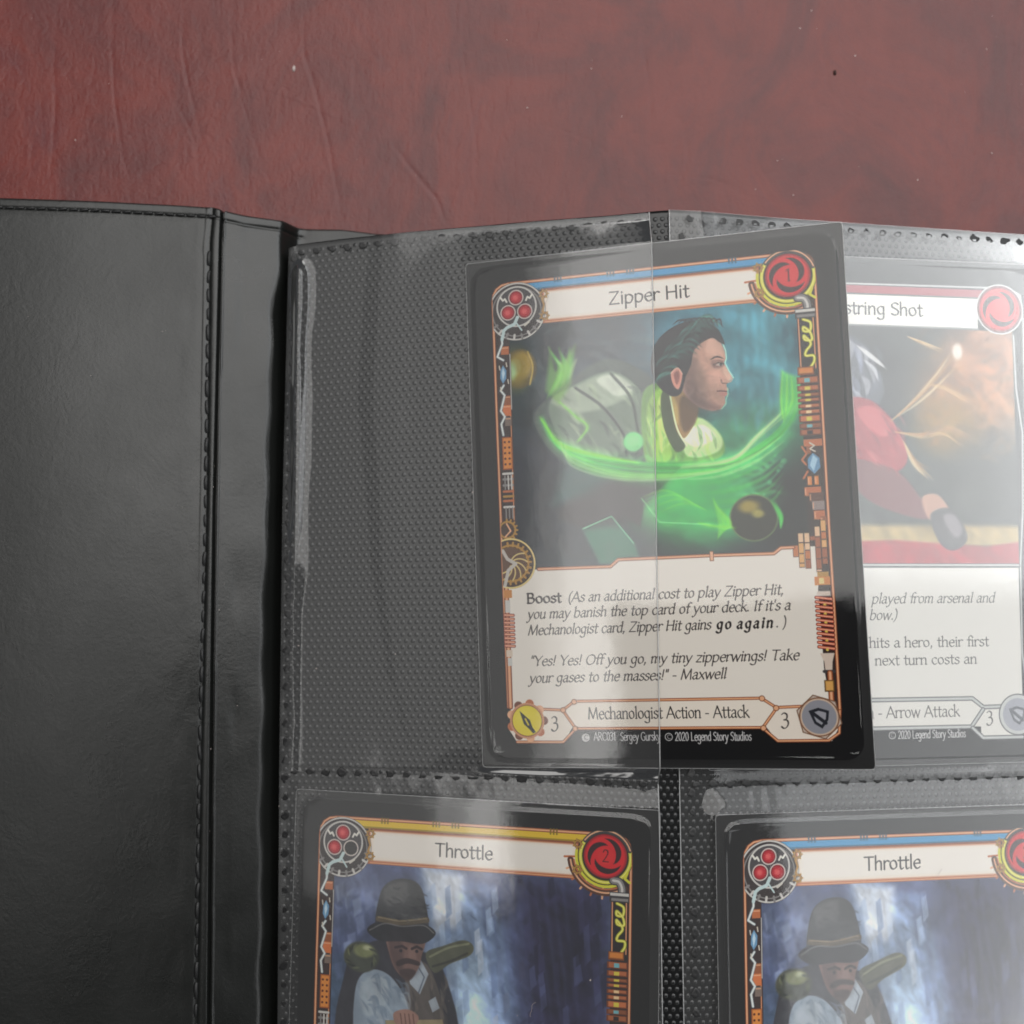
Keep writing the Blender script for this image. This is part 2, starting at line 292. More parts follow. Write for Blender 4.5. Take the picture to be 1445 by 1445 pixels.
def emblem(cv, x, y, num, r=3.75, alpha=1.0):
    for k, t in enumerate(np.linspace(0, 1, 8)): cv.circle(x, y, r * (1 - .13 * t), srgb(150 + 74 * t, 22 + 8 * t, 34 + 6 * t), alpha, .08)
    for k in range(3):                          # three curved dark vanes turning about the centre
        a = k * 2.094 + .5; o = [(x + math.cos(a + s_) * r * (.80 - .13 * s_), y + math.sin(a + s_) * r * (.80 - .13 * s_)) for s_ in np.linspace(0, 2.3, 14)]
        cv.line(o, .95, srgb(52, 14, 22), alpha, .08, peak=True)
    cv.circle(x, y, 1.45, srgb(226, 40, 44), alpha, .25)
    if num: write(cv, num, x - .55, y + .95, x + .65, y + .95, .135, srgb(80, 10, 18), 'roman', 1.0)
def frame_print(cv, band, gems, num, title, tl, tr):
    """The copper-pipe frame shared by three of the cards."""
    W0, W1, T0, T1 = 3.2, 59.8, 2.9, 85.2
    cv.rect(W0 + .5, T0 + .8, W1 - .4, T1 - 4, srgb(52, 36, 32), 1)
    # coloured band and title strip
    cv.rect(9.5, 3.2, 53, 4.75, band * .72, 1); cv.rect(9.5, 3.3, 53, 4.35, band, 1)
    cv.rect(12.6, 4.75, 50.5, 10.8, COP[1], 1); cv.rect(12.9, 5.15, 50.2, 10.35, srgb(250, 234, 216), 1, .25); cv.rect(13.4, 5.5, 49.8, 9.9, srgb(252, 244, 234), 1, .5)
    cv.line([(12.6, 4.78), (50.5, 4.78)], .32, srgb(150, 86, 56)); cv.line([(12.6, 10.75), (50.5, 10.75)], .4, COP[1]); cv.line([(13, 10.72), (50.3, 10.72)], .14, COP[2])
    cv.pipe([(6.5, 3.05), (56.4, 3.05), (57.6, 3.2), (58.6, 3.75), (59.25, 4.6), (59.5, 5.8), (59.6, 8)], .62, COP)
    for xx in (15, 24.5, 28, 45.6): 
        for k in range(3): cv.line([(xx + k * .55, 2.75), (xx + k * .55, 3.6)], .3, band * .55, .9)
    write(cv, title, tl, 8.75, tr, 8.75, .148, INK, 'plain', 1.0)
def side_columns(cv):
    # outer rails
    cv.pipe([(6.5, 3.05), (5.2, 3.25), (4.2, 3.9), (3.6, 4.9), (3.42, 6.2), (3.4, 30), (3.5, 57), (3.6, 79)], .55, COP); cv.pipe([(59.6, 8), (59.55, 30), (59.5, 50), (59.55, 62), (59.5, 80)], .55, COP)
    # right column: window with a coiled yellow wire
    cv.rect(56.4, 13.6, 59.3, 24, srgb(34, 28, 30), 1); cv.pipe([(56.5, 14), (56.5, 23)], .3, COP); cv.pipe([(58.9, 14), (58.9, 23)], .28, COP)
    sq = [(57.3, 14.6), (58.4, 15.2), (58.3, 16.6), (57.3, 16.6), (57.3, 15.9), (58.3, 16.9), (58.5, 18.2), (57.4, 18.1), (57.3, 17.4), (58.3, 18.8), (57.5, 20), (57.4, 20.8), (58.6, 20.9), (58.7, 21.8), (58.1, 22.8)]
    for c, w in zip(WIRE, (.62, .42, .16)): cv.line(sq, w, c, curve=True)
    cv.rect(55.9, 22.7, 58.6, 24.1, srgb(132, 66, 24), 1); cv.rect(56.1, 22.85, 58.4, 23.8, srgb(222, 136, 56), 1, .15)
    rr = np.random.RandomState(4); y = 24.4
    while y < 34.5:
        hgt = .6 + rr.rand() * .55; cv.rect(55.7, y, 59.2, y + hgt, COP[0], 1); cv.rect(56, y + .1, 59, y + hgt - .18, COP[1] * (.72 + .4 * rr.rand()), 1)
        cv.rect(56.9, y + hgt * .2, 57.8, y + hgt * .85, [srgb(226, 208, 74), srgb(120, 186, 196), srgb(246, 212, 160), srgb(40, 32, 34)][rr.randint(4)], 1); y += hgt + .12 + .25 * rr.rand()
    cv.line([(55.9, 36.2), (56.6, 37.4), (55.8, 38.4), (56.4, 39.2)], .35, COP[1]); cv.line([(55.9, 41.5), (56.6, 40.4)], .35, COP[1]); cv.rect(56.2, 35, 59.2, 36.2, COP[1], 1); cv.rect(56.6, 36.2, 57.3, 37.4, COP[1] * .8, 1)
    cv.poly([(57.6, 37.3), (58.6, 38.2), (58.7, 39.8), (57.7, 40.9), (56.7, 39.8), (56.7, 38.3)], srgb(96, 150, 190), 1); cv.poly([(57.6, 37.6), (58.3, 38.4), (57.6, 40.4), (57, 39.4)], srgb(176, 214, 236), 1, .12)
    cv.line([(57.2, 35.6), (57.9, 36.1), (57.2, 36.6), (58, 37.1)], .25, srgb(214, 206, 192))
    for yy, xx0, xx1, cc in ((41.2, 56.5, 57.2, srgb(222, 134, 60)), (41.2, 57.6, 58.3, srgb(222, 134, 60)), (43, 55.9, 58.6, COP[1]), (44, 56.6, 58.9, srgb(96, 62, 50)), (45.4, 57, 59, srgb(150, 132, 128)), (47, 57.2, 59, COP[1]), (48, 58.2, 59.2, COP[1] * .8)):
        cv.rect(xx0, yy, xx1, yy + 1.5, cc, 1); cv.line([(xx0 + .2, yy + .3), (xx0 + .2, yy + 1.2)], .2, COP[2], .8)
    for xx, y0_, y1_ in ((58.1, 48.6, 56), (57.1, 49.6, 57.2), (56.3, 51.2, 52), (55.4, 50.6, 56.6), (54.4, 50.6, 56.4), (53.5, 52.6, 54.6)):
        y = y0_
        while y < y1_ - .3:
            hh = min(1.2 + rr.rand() * .9, y1_ - y); cv.rect(xx, y, xx + .92, y + hh, srgb(82, 44, 30), 1); cv.rect(xx + .08, y + .08, xx + .86, y + hh - .1, [srgb(232, 176, 106), srgb(206, 122, 66), srgb(168, 92, 52), srgb(240, 200, 160)][rr.randint(4)], 1); y += hh
    cv.rect(57.2, 57.2, 59, 58.2, GOLD[1], 1); cv.rect(56.7, 58, 59.2, 59.4, srgb(216, 132, 54), 1); cv.rect(57.4, 58.2, 58.2, 59.2, GOLD[2], 1); cv.rect(57.3, 59.4, 58.9, 60.4, srgb(60, 52, 50), 1); cv.rect(57, 60.4, 59.1, 61.2, srgb(222, 204, 190), 1)
    for k in range(12):
        yy = 61.4 + k * .74; cv.pipe([(56.8, yy), (59.2, yy + .35)], .56, [srgb(110, 34, 26), srgb(206, 84, 60), srgb(246, 172, 140)])
        if k % 2: cv.circle(58.1, yy + .5, .24, srgb(232, 202, 92))
    cv.poly([(56.9, 70.6), (59.2, 70.6), (58.8, 72), (58.7, 73.4), (57.6, 73.4), (57.5, 72)], srgb(226, 206, 190), 1); cv.line([(57.4, 73.6), (59, 73.6)], .5, STEEL[0]); cv.pipe([(58.3, 73.8), (58.3, 79)], .9, COP); cv.rect(57.3, 75, 58.9, 76.9, GOLD[0], 1); cv.rect(57.5, 75.15, 58.7, 76.7, srgb(226, 170, 92), 1, .12)
    # left column: lightning, gem, perforated block, pipes, gear wheels
    cv.rect(4.1, 13, 6.3, 52, srgb(60, 44, 42), 1); cv.pipe([(6.25, 16), (6.2, 26)], .28, STEEL); cv.pipe([(6.0, 27), (5.9, 46)], .24, COP)
    for xx, y0_, y1_, cc in ((4.6, 14.5, 16, COP[1]), (4.8, 23.5, 25.2, COP[1] * .8), (4.5, 25.2, 27.2, srgb(224, 124, 70)), (4.9, 27.4, 29, srgb(128, 110, 100))): cv.rect(xx, y0_, 6.1, y1_, cc, 1); cv.line([(xx + .2, y0_ + .3), (5.9, y0_ + .3)], .22, COP[2], .8)
    bolt = srgb(236, 240, 236)
    for z_ in ([(4.9, 12.6), (4.9, 14), (3.9, 16.3), (5, 17)], [(4.9, 21.6), (4.3, 22.5), (5, 23.4), (4.2, 26.2), (4.9, 27.3), (4.2, 28.6), (4.5, 30.6)]): cv.line(z_, .55, srgb(120, 150, 170), .6, .1); cv.line(z_, .34, bolt)
    cv.poly([(4.9, 17.9), (5.5, 18.9), (5.4, 20.4), (4.8, 21.3), (4.3, 20.3), (4.4, 18.8)], srgb(110, 160, 200), 1); cv.poly([(4.9, 18.3), (5.2, 19.4), (4.8, 20.8), (4.6, 19.4)], srgb(206, 230, 244), 1, .1)
    for xx, yy in ((5.5, 17.5), (4.2, 18), (5.7, 20.6), (4.3, 21.9)): cv.line([(xx, yy), (xx + .1, yy + .7)], .22, srgb(226, 216, 200))
    cv.rect(4.2, 31, 6, 36.9, srgb(148, 66, 26), 1); cv.rect(4.35, 31.15, 5.9, 36.7, srgb(232, 146, 62), 1, .2)
    for k in range(5):
        for xx in (4.7, 5.5): cv.circle(xx, 31.9 + k * 1.0, .2, srgb(90, 40, 18))
    for k, (yy, c) in enumerate(((37.6, STEEL[2]), (38.6, STEEL[1]), (39.7, STEEL[1]), (40.8, COP[1]), (41.7, GOLD[1]), (42.5, COP[1]), (43.6, STEEL[2]))): cv.line([(4.2, yy), (5.9, yy)], .42, c)
    for xx in (4.5, 5.1, 5.7): cv.line([(xx, 38), (xx, 40.4)], .26, STEEL[1 + (xx > 5)]); cv.line([(xx, 43.8), (xx, 45.6)], .26, STEEL[1])
def gears(cv):
    cv.clip = (3.45, 40, 20, 70)
    cv.circle(4.6, 47.7, 1.7, srgb(74, 52, 40), 1); cogs(cv, 4.6, 47.7, 1.45, 9, -1.6, 1.7, .42, GOLD); cv.line([(4.2, 48.9), (5.2, 47.9), (4.5, 46.6)], .3, COP[2])
    cv.circle(5.0, 53.7, 4.5, srgb(66, 46, 34), 1); cv.circle(5, 53.7, 4.35, GOLD[2], 1, .05, ring=.32); cv.circle(5, 53.7, 3.3, srgb(104, 72, 52), 1); cogs(cv, 5.0, 53.7, 3.2, 14, -1.7, 1.9, .5, GOLD)
    for k in range(7):
        a = -1.5 + k * .52; o = [(5 + math.cos(a + t * .9) * t * 3, 53.7 + math.sin(a + t * .9) * t * 3) for t in np.linspace(.15, 1, 7)]; cv.line(o, .26, GOLD[2] * .95)
    cv.line([(3.6, 51.4), (4.4, 52.9), (5.9, 53.8), (4.5, 54.9), (3.8, 57.6)], .6, srgb(206, 198, 190)); cv.clip = None
def dial(cv, gems):
    x, y = 7.8, 7.4; cv.clip = (3.4, 3.0, 30, 30)
    cv.circle(x, y + .9, 5.35, srgb(58, 50, 50), 1); cv.circle(x, y + .9, 5.15, STEEL[2], 1, .05, ring=.28); cv.circle(x, y + .9, 4.5, STEEL[1], 1, .05, ring=.22)
    for k in range(9):
        a = .2 + k * .3; cv.line([(x + math.cos(a) * 4.3, y + .9 + math.sin(a) * 4.3), (x + math.cos(a) * 5.1, y + .9 + math.sin(a) * 5.1)], .42, STEEL[1 + k % 2])
    cv.circle(x, y, 3.75, srgb(74, 70, 72), 1); cv.circle(x, y, 3.6, STEEL[2], 1, .05, ring=.3)
    for (gx, gy), on in zip(((7.75, 5.75), (6.2, 8.4), (9.3, 8.4)), gems):
        cv.circle(gx, gy, 1.42, srgb(226, 214, 206), 1); cv.circle(gx, gy, 1.2, srgb(110, 22, 30) if on else srgb(52, 50, 48), 1)
        if on: cv.circle(gx, gy, 1.05, srgb(196, 34, 48), 1, .3); cv.circle(gx - .1, gy, .5, srgb(232, 96, 96), 1, .3)
    for s_ in (-1, 1): cv.line([(x + s_ * 2.9, 5.5), (x + s_ * 2.5, 6.1), (x + s_ * 2.1, 5.8), (x + s_ * 1.8, 6.4)], .34, srgb(240, 236, 226))
    cv.line([(7.9, 9.4), (7.3, 10.6), (5.9, 11.1), (5.3, 11.6), (4.9, 13.2)], .6, srgb(206, 226, 226)); cv.line([(7.6, 10.3), (8.6, 11.8)], .3, srgb(206, 226, 226)); cv.line([(10, 10.4), (9.2, 11)], .36, srgb(220, 214, 204))
    for yy in (5.6, 9.6): cogs(cv, 12.9, yy, .55, 7, 0, 5.4, .32, GOLD)
    cv.line([(12.5, 6.4), (12.9, 7.6), (12.5, 8.8)], .35, GOLD[1]); cv.clip = None
def pitch(cv, num):
    x, y = 55.2, 6.9; cv.clip = (40, 2.6, 59.7, 30)
    cv.circle(x, y, 6.2, srgb(66, 40, 30), 0); 
    for k in range(7):
        a = 1.35 + k * .29; cv.line([(x + math.cos(a) * 4.9, y + math.sin(a) * 4.9), (x + math.cos(a) * 7.1, y + math.sin(a) * 7.1)], .34, COP[2] if k % 2 else COP[1])
    o = [(x + math.cos(a) * 6.1, y + math.sin(a) * 6.1) for a in np.linspace(1.0, 3.0, 16)]; cv.line(o, 1.1, srgb(92, 54, 38)); cv.line(o, .3, COP[2]); cv.line([(x + math.cos(a) * 5.5, y + math.sin(a) * 5.5) for a in np.linspace(1.0, 3.0, 16)], .25, COP[1])
    cv.circle(x, y, 4.75, srgb(50, 40, 26), 1); cv.circle(x, y, 4.35, WIRE[1], 1, .05, ring=.62); cv.circle(x, y, 4.3, WIRE[2], 1, .05, ring=.16)
    cv.line([(x + math.cos(a) * 5.05, y + math.sin(a) * 5.05) for a in np.linspace(1.1, 3.3, 14)], .5, WIRE[1]); cv.line([(x + math.cos(a) * 4.72, y + math.sin(a) * 4.72) for a in np.linspace(.9, 3.4, 14)], .16, srgb(60, 58, 20))
    cv.line([(x + math.cos(a) * 4.35, y + math.sin(a) * 4.35) for a in np.linspace(-2.5, -.3, 14)], .8, STEEL[0]); cv.line([(x + math.cos(a) * 4.45, y + math.sin(a) * 4.45) for a in np.linspace(-2.5, -.3, 14)], .25, COP[2])
    for c, w in zip(STEEL, (1.5, 1.1, .4)): cv.line([(56.6, 10.8), (57.6, 11), (58.1, 12), (58.1, 13)], w, c, curve=True)
    cv.rect(56, 12.7, 59.4, 14.4, STEEL[0], 1); cv.rect(56.1, 12.85, 59.3, 13.35, STEEL[2], 1); cv.rect(56.3, 13.75, 59.2, 14.2, STEEL[1], 1)
    cv.line([(59, 9.4), (58.6, 10.4), (59.4, 11)], .45, WIRE[1])
    for yy in (5, 9.4): cogs(cv, 50.4, yy, .55, 7, 0, 5.4, .32, GOLD)
    emblem(cv, x, y - .1, num); cv.clip = None
def paper_box(cv):
    cv.poly([(4, 54.5), (10.4, 55), (22.8, 55), (24.2, 53.9), (50.4, 53.9), (51.8, 52.9), (57.6, 52.9), (57.6, 57.2), (57.2, 60), (57.4, 73), (58.2, 80), (56, 81.5), (8, 81.5), (4, 81)], PAPER, 1)
    cv.rect(52.8, 48, 59.4, 57.5, srgb(52, 36, 32), 0)
def lower_boxes(cv, type_line, ty0, ty1, foot, fx0, fx1):
    cv.pipe([(10, 54.9), (22.8, 54.95), (24.2, 53.8), (40, 53.75), (50.4, 53.85), (51.6, 52.95), (53.6, 52.95)], .62, COP); cv.rect(39.8, 53, 40.5, 54.7, COP[0], 1); cv.rect(39.9, 53.1, 40.4, 54.6, COP[2], 1)
    # left lower column over the paper
    cv.rect(3.4, 57, 4.8, 80, srgb(196, 120, 86), 0); cv.pipe([(4, 57.5), (4, 79)], .9, COP); cv.rect(3.5, 58.4, 5.0, 59.8, srgb(214, 142, 70), 1); cv.rect(3.7, 60.2, 4.6, 62.4, STEEL[2], 1)
    for k in range(9): cv.pipe([(3.5, 62.8 + k * .68), (5.1, 62.9 + k * .68)], .54, [srgb(110, 40, 30), srgb(206, 98, 74), srgb(246, 186, 150)])
    cv.rect(3.6, 69, 4.7, 70.2, srgb(230, 210, 190), 1); cv.rect(3.8, 70.4, 4.6, 71.8, STEEL[2], 1)
    # bottom strip: power box, type line, defence box
    cv.poly([(5, 79.6), (13.5, 79.6), (15, 82.5), (13.3, 85.2), (5, 85.2), (3.6, 83)], srgb(248, 236, 222), 1); cv.poly([(58, 79.3), (49.3, 79.3), (47.4, 82.3), (49.3, 84.9), (58, 84.9), (59.6, 82)], srgb(248, 236, 222), 1)
    cv.poly([(15.4, 78.2), (47.2, 77.9), (49.2, 80), (47.2, 82.8), (15.4, 82.9), (13.6, 80)], srgb(249, 238, 224), 1)
    cv.pipe([(9.5, 79.4), (13.4, 79.6), (15.4, 78.1), (47.1, 77.85), (49.4, 79.4), (53.6, 79.25)], .5, COP)
    cv.pipe([(13.4, 79.7), (15.5, 82.8), (47.1, 82.7), (49.4, 79.6)], .5, COP); cv.pipe([(5, 85.1), (13.2, 85.1), (15.4, 82.9)], .5, COP); cv.pipe([(47.2, 82.9), (49.4, 84.9), (57.5, 84.8), (59.2, 83.6), (59.5, 80)], .5, COP)
    for p in ((13.4, 79.6), (15.4, 82.8), (15.4, 78.2), (47.2, 77.9), (49.4, 79.5), (47.2, 82.8)): cv.circle(p[0], p[1], .5, COP[0]); cv.circle(p[0], p[1], .38, COP[2])
    x, y = 6.9, 81.4
    for k in range(9): a = k * .7; cv.circle(x + math.cos(a) * 3, y + math.sin(a) * 3, .75, COP[k % 3], 1)
    cv.circle(x, y, 3.1, srgb(214, 150, 110)); cv.circle(x, y, 2.75, srgb(150, 92, 40)); cv.circle(x, y, 2.6, srgb(240, 218, 40)); cv.circle(x - .5, y - .6, 1.4, srgb(246, 230, 80), .6, .8)
    cv.poly([(5.6, 79.7), (7.4, 81.3), (7.8, 82.5), (8.4, 83.4), (7.9, 83.6), (7.3, 82.9), (6.3, 82)], srgb(40, 42, 44), 1); cv.line([(6.6, 81.1), (7.1, 82.1)], .3, srgb(238, 214, 60))
    write(cv, '3', 11.1, 83.2, 12.5, 83.2, .165, INK, 'roman', .9); write(cv, '3', 50.0, 82.8, 51.4, 82.8, .165, INK, 'roman', .9)
    x, y = 56.2, 81
    cv.poly([(x + math.cos(a) * 3.75, y + math.sin(a) * 3.75) for a in np.arange(6) * 1.0472 + .3], srgb(120, 84, 62), 1); cv.poly([(x + math.cos(a) * 3.55, y + math.sin(a) * 3.55) for a in np.arange(6) * 1.0472 + .3], srgb(206, 190, 176), 1)
    cv.circle(x, y, 3.2, srgb(130, 86, 60)); cv.circle(x, y, 3.0, srgb(216, 190, 168)); cv.circle(x, y, 2.75, srgb(150, 150, 158)); shield(cv, x + .1, y, srgb(34, 36, 44), srgb(160, 160, 168))
    write(cv, type_line, ty0, 81.15, ty1, 81.0, .128, INK, 'roman', .95)
    cv.circle(17.2, 84.35, .72, srgb(206, 204, 202)); write(cv, 'C', 16.9, 84.75, 17.6, 84.75, .055, srgb(60, 60, 60), 'sans', 1)
    write_foot(cv, foot, fx0, fx1)
def write_foot(cv, foot, x0, x1, y=84.85, col=None):
    col = srgb(222, 220, 220) if col is None else col
    tot = sum(text_width(s_, .092, .82, 0) if s_ != '@' else 1.5 for s_ in foot) + .9 * (len(foot) - 1); k = (x1 - x0) / tot; x = x0
    for s_ in foot:
        if s_ == '@':                            # the copyright sign
            cv.circle(x + .65, y - .62, .6, col, 1, .05, ring=.13); write(cv, 'C', x + .38, y - .3, x + .98, y - .3, .045, col, 'sans', 1.1); x += (1.5 + .5) * k
        else: w = text_width(s_, .092, .82, 0) * k; write(cv, s_, x, y, x + w, y - .05, .092, col, 'sans', .95, narrow=.82); x += w + .9 * k
def shield(cv, x, y, dark, light):
    o = [(x - 1.75, y - 1.0), (x - .2, y - 1.5), (x + 1.5, y - 1.0), (x + 1.3, y + .5), (x + .3, y + 1.9), (x - .9, y + 1.1)]
    cv.poly(o, dark, 1); c = np.mean(o, 0); cv.poly([(c[0] + (p[0] - c[0]) * .68, c[1] + (p[1] - c[1]) * .68) for p in o], light, 1); cv.line([(x - 1.3, y - .8), (x + .9, y + 1.0)], .55, dark)
def brush_noise(cv, x0, y0, x1, y1, amt, seed):
    q = cv.win(x0, y0, x1, y1); sl = q[0]; h, w = q[1].shape
    n = warped(h, w, 95, 60, seed) * .5 + warped(h, w, 38, 22, seed + 1, .9) * .33 + warped(h, w, 17, 9, seed + 2, 1.1) * .17
    cv.im[sl] = np.clip(cv.im[sl] * (1 + amt * (n - .5)[..., None] * 2), 0, 1)
def glow_streak(cv, pts, w, col, a, n=7, spread=.8, seed=1):
    rr = np.random.RandomState(seed); p = np.asarray(pts, float)
    cv.line(p, w * 2.2, col * .45, a * .5, w * 1.1, True, 'add', peak=True)
    for k in range(n):
        off = (rr.rand(2) - .5) * spread; q = p + off * np.linspace(-1, 1, len(p))[:, None] + (rr.rand(2) - .5) * spread * .6
        cv.line(q, w * (.15 + .5 * rr.rand()), col * (.7 + .5 * rr.rand()), a * (.3 + .5 * rr.rand()), .12 + .3 * rr.rand(), True, 'mix', peak=True)
def fit_map(src, dst):
    """Projective map from photo-like sketch coordinates to card millimetres (used only to sketch the pictures)."""
    A = []
    for (x, y), (u, v) in zip(src, dst): A += [[x, y, 1, 0, 0, 0, -u * x, -u * y, -u], [0, 0, 0, x, y, 1, -v * x, -v * y, -v]]
    h = np.linalg.svd(np.array(A, float))[2][-1].reshape(3, 3)
    def f(*pts):
        o = [h @ np.array([p[0], p[1], 1.0]) for p in pts]; o = [(q[0] / q[2], q[1] / q[2]) for q in o]; return o if len(o) > 1 else o[0]
    return f
def lift_art(cv, g):
    """Print the finished picture with a little more ink brightness and colour."""
    sl = cv.win(6, 10.9, 57, 56)[0]; a = cv.im[sl]; m = a.mean(-1, keepdims=True); cv.im[sl] = np.clip((m + (a - m) * 1.12) ** (1 / 1.06) * g, 0, 1)
FR = [(3.2, 3.2), (59.8, 3.2), (59.8, 84.8), (3.2, 84.8)]
def face_zipper():
    cv = Canvas(srgb(7, 7, 9))
    frame_print(cv, srgb(70, 158, 208), (1, 1, 1), '1', 'Zipper Hit', 24.5, 38.6)
    q = fit_map([(694, 402), (1146, 353), (1189, 1045), (713, 1050)], FR)
    # picture: a plain generic painting in the same colours - somebody in green light, seen from the side
    cv.clip = (6.3, 10.95, 56.3, 55.2)
    cv.rect(4, 10, 58, 56, srgb(24, 40, 44), 1)
    cv.circle(*q((1070, 490)), 13, srgb(82, 152, 164), .97, 6, 11); cv.circle(*q((1010, 430)), 12, srgb(58, 116, 134), .8, 6); cv.circle(*q((890, 520)), 10, srgb(84, 112, 128), .6, 5)
    cv.circle(*q((745, 700)), 13, srgb(28, 32, 42), .9, 6); cv.circle(*q((1120, 720)), 9, srgb(16, 22, 22), .9, 5); cv.circle(*q((1120, 480)), 4, srgb(20, 40, 48), .7, 3); cv.circle(*q((820, 450)), 10, srgb(40, 44, 52), .7, 5)
    cv.circle(*q((985, 700)), 10, srgb(58, 178, 92), .97, 4, 7.5); cv.circle(*q((940, 700)), 6, srgb(74, 196, 96), .8, 3, 4); cv.circle(*q((1060, 610)), 9, srgb(64, 164, 112), .75, 4, 5)
    cv.poly(q((960, 470), (1090, 420), (1110, 560), (1000, 600)), srgb(66, 140, 150), .35, 2.5); brush_noise(cv, 6, 11, 57, 56, .3, 3)
    for k in range(6): cv.line(q((1040 + k * 14, 420), (1046 + k * 14, 560)), .5 + .1 * k, srgb(52, 104, 116), .35, .5)
    # a plain stand-in figure: pale coat, bare head in profile, short dark hair
    rb = np.random.RandomState(17)
    cv.poly(q((752, 590), (790, 548), (850, 505), (905, 520), (950, 570), (965, 640), (890, 668), (800, 655)), srgb(66, 78, 72), .97, .35, curve=True)
    cv.poly(q((775, 566), (812, 540), (862, 522), (902, 548), (908, 600), (868, 642), (815, 640), (786, 610)), srgb(104, 122, 104), .95, .3, curve=True)
    cv.poly(q((778, 565), (815, 541), (862, 524), (896, 545), (870, 566), (820, 580)), srgb(158, 172, 150), .9, .5, curve=True); cv.poly(q((842, 534), (868, 526), (892, 546), (868, 556)), srgb(206, 214, 196), .85, .3, curve=True)
    for k in range(44):
        x, y = 785 + rb.rand() * 120, 540 + rb.rand() * 96; cv.line(q((x, y), (x + 10, y + 9 + rb.randn() * 5), (x + 16, y + 24 + rb.randn() * 6)), .45 + .5 * rb.rand(), [srgb(134, 152, 128), srgb(52, 64, 58), srgb(178, 194, 160), srgb(88, 108, 84)][rb.randint(4)], .4, .14, True, peak=True)
    cv.line(q((812, 545), (850, 572), (880, 612), (884, 640)), .5, srgb(40, 50, 46), .8, .12, True); cv.line(q((862, 525), (890, 560), (900, 610)), .5, srgb(46, 58, 50), .8, .12, True)
    cv.poly(q((905, 560), (925, 538), (946, 552), (962, 590), (1010, 604), (1018, 640), (960, 656), (912, 652)), srgb(104, 148, 72), 1, .25, curve=True)
    cv.poly(q((912, 575), (930, 545), (944, 566), (948, 640), (920, 644)), srgb(150, 194, 88), .9, .3, curve=True); cv.poly(q((926, 570), (938, 556), (942, 600), (932, 636)), srgb(204, 224, 130), .8, .25, curve=True)
    cv.poly(q((952, 610), (985, 586), (1016, 612), (1012, 634), (972, 642)), srgb(186, 212, 150), .95, .25, curve=True); cv.poly(q((962, 612), (988, 596), (1008, 614), (980, 628)), srgb(226, 236, 206), .9, .3, curve=True)
    for k in range(40):
        x, y = 908 + rb.rand() * 96, 566 + rb.rand() * 76; cv.line(q((x, y), (x + 5, y + 12), (x + 4 + rb.randn() * 5, y + 26)), .4 + .4 * rb.rand(), [srgb(176, 214, 96), srgb(70, 112, 56), srgb(224, 236, 168), srgb(96, 160, 80)][rb.randint(4)], .4, .12, True, peak=True)
    cv.poly(q((948, 538), (978, 560), (984, 572), (978, 596), (962, 616), (944, 590), (940, 560)), srgb(142, 112, 72), 1, .15, curve=True); cv.poly(q((962, 556), (984, 572), (978, 596), (964, 606), (958, 580)), srgb(86, 66, 48), .9, .35, curve=True); cv.poly(q((944, 552), (954, 566), (956, 596), (944, 582)), srgb(186, 164, 96), .8, .3, curve=True)
    cv.poly(q((932, 556), (944, 548), (952, 600), (966, 626), (952, 634), (936, 600)), srgb(60, 72, 52), .95, .15, curve=True); cv.line(q((944, 552), (954, 600), (968, 626)), .3, srgb(220, 234, 190), .9, .1, True)
    F_ = [(1004, 470), (1015, 479), (1021, 493), (1022.5, 503), (1020, 509), (1026, 520), (1033, 531), (1030.5, 536), (1023.5, 538), (1024, 543), (1027, 546), (1023, 549.5), (1025.5, 553), (1021.5, 557), (1022, 566), (1016, 574), (1004, 577), (988, 573), (972, 562), (962, 548), (958, 530), (956, 505), (970, 484), (988, 472)]
    cv.poly(q(*F_), srgb(186, 138, 120), 1, .1)
    cv.poly(q((1000, 474), (1014, 481), (1020, 494), (1019, 503), (1006, 500), (994, 492)), srgb(214, 166, 146), .9, .5, curve=True); cv.poly(q((960, 520), (976, 530), (996, 560), (1016, 572), (1004, 577), (986, 572), (970, 560)), srgb(118, 82, 76), .85, .7, curve=True); cv.poly(q((958, 494), (978, 488), (984, 512), (974, 534), (960, 530)), srgb(140, 100, 90), .7, .6, curve=True)
    cv.poly(q((1000, 520), (1016, 522), (1020, 534), (1008, 542), (996, 534)), srgb(212, 158, 140), .75, .6, curve=True); cv.poly(q((1020, 512), (1026, 521), (1032, 531), (1026, 533), (1019, 522)), srgb(220, 178, 158), .8, .25, curve=True); cv.poly(q((1003, 506), (1018, 506), (1019, 514), (1006, 516)), srgb(104, 70, 66), .8, .3, curve=True)
    cv.line(q((1000, 505), (1010, 500.5), (1020, 503)), .34, srgb(50, 36, 36), .95, .08, True, peak=True); cv.poly(q((1008, 511.5), (1014, 509.5), (1019, 511), (1014, 513.5)), srgb(196, 190, 180), .9, .06, curve=True); cv.circle(*q((1015.6, 511.4)), .22, srgb(34, 30, 32), 1, .06); cv.line(q((1006, 511.5), (1013, 508.8), (1019.5, 510.5)), .2, srgb(40, 28, 28), .95, .06, True)
    cv.line(q((1011, 549), (1017, 548.6), (1024, 549.3)), .24, srgb(92, 48, 48), .95, .06, True); cv.poly(q((1015, 551), (1024.5, 551), (1022, 556), (1016, 555)), srgb(184, 116, 108), .8, .15, curve=True); cv.line(q((1024, 538), (1018, 537.5), (1016, 533)), .24, srgb(110, 74, 68), .8, .1, True)
    cv.line(q((1017, 478), (1022.5, 492), (1023.5, 503), (1021.5, 509), (1027, 520), (1033.5, 530)), .22, srgb(196, 236, 214), .8, .08); cv.line(q((1025, 545), (1026, 553), (1023, 560), (1023, 567), (1017, 574)), .2, srgb(170, 220, 190), .7, .08)
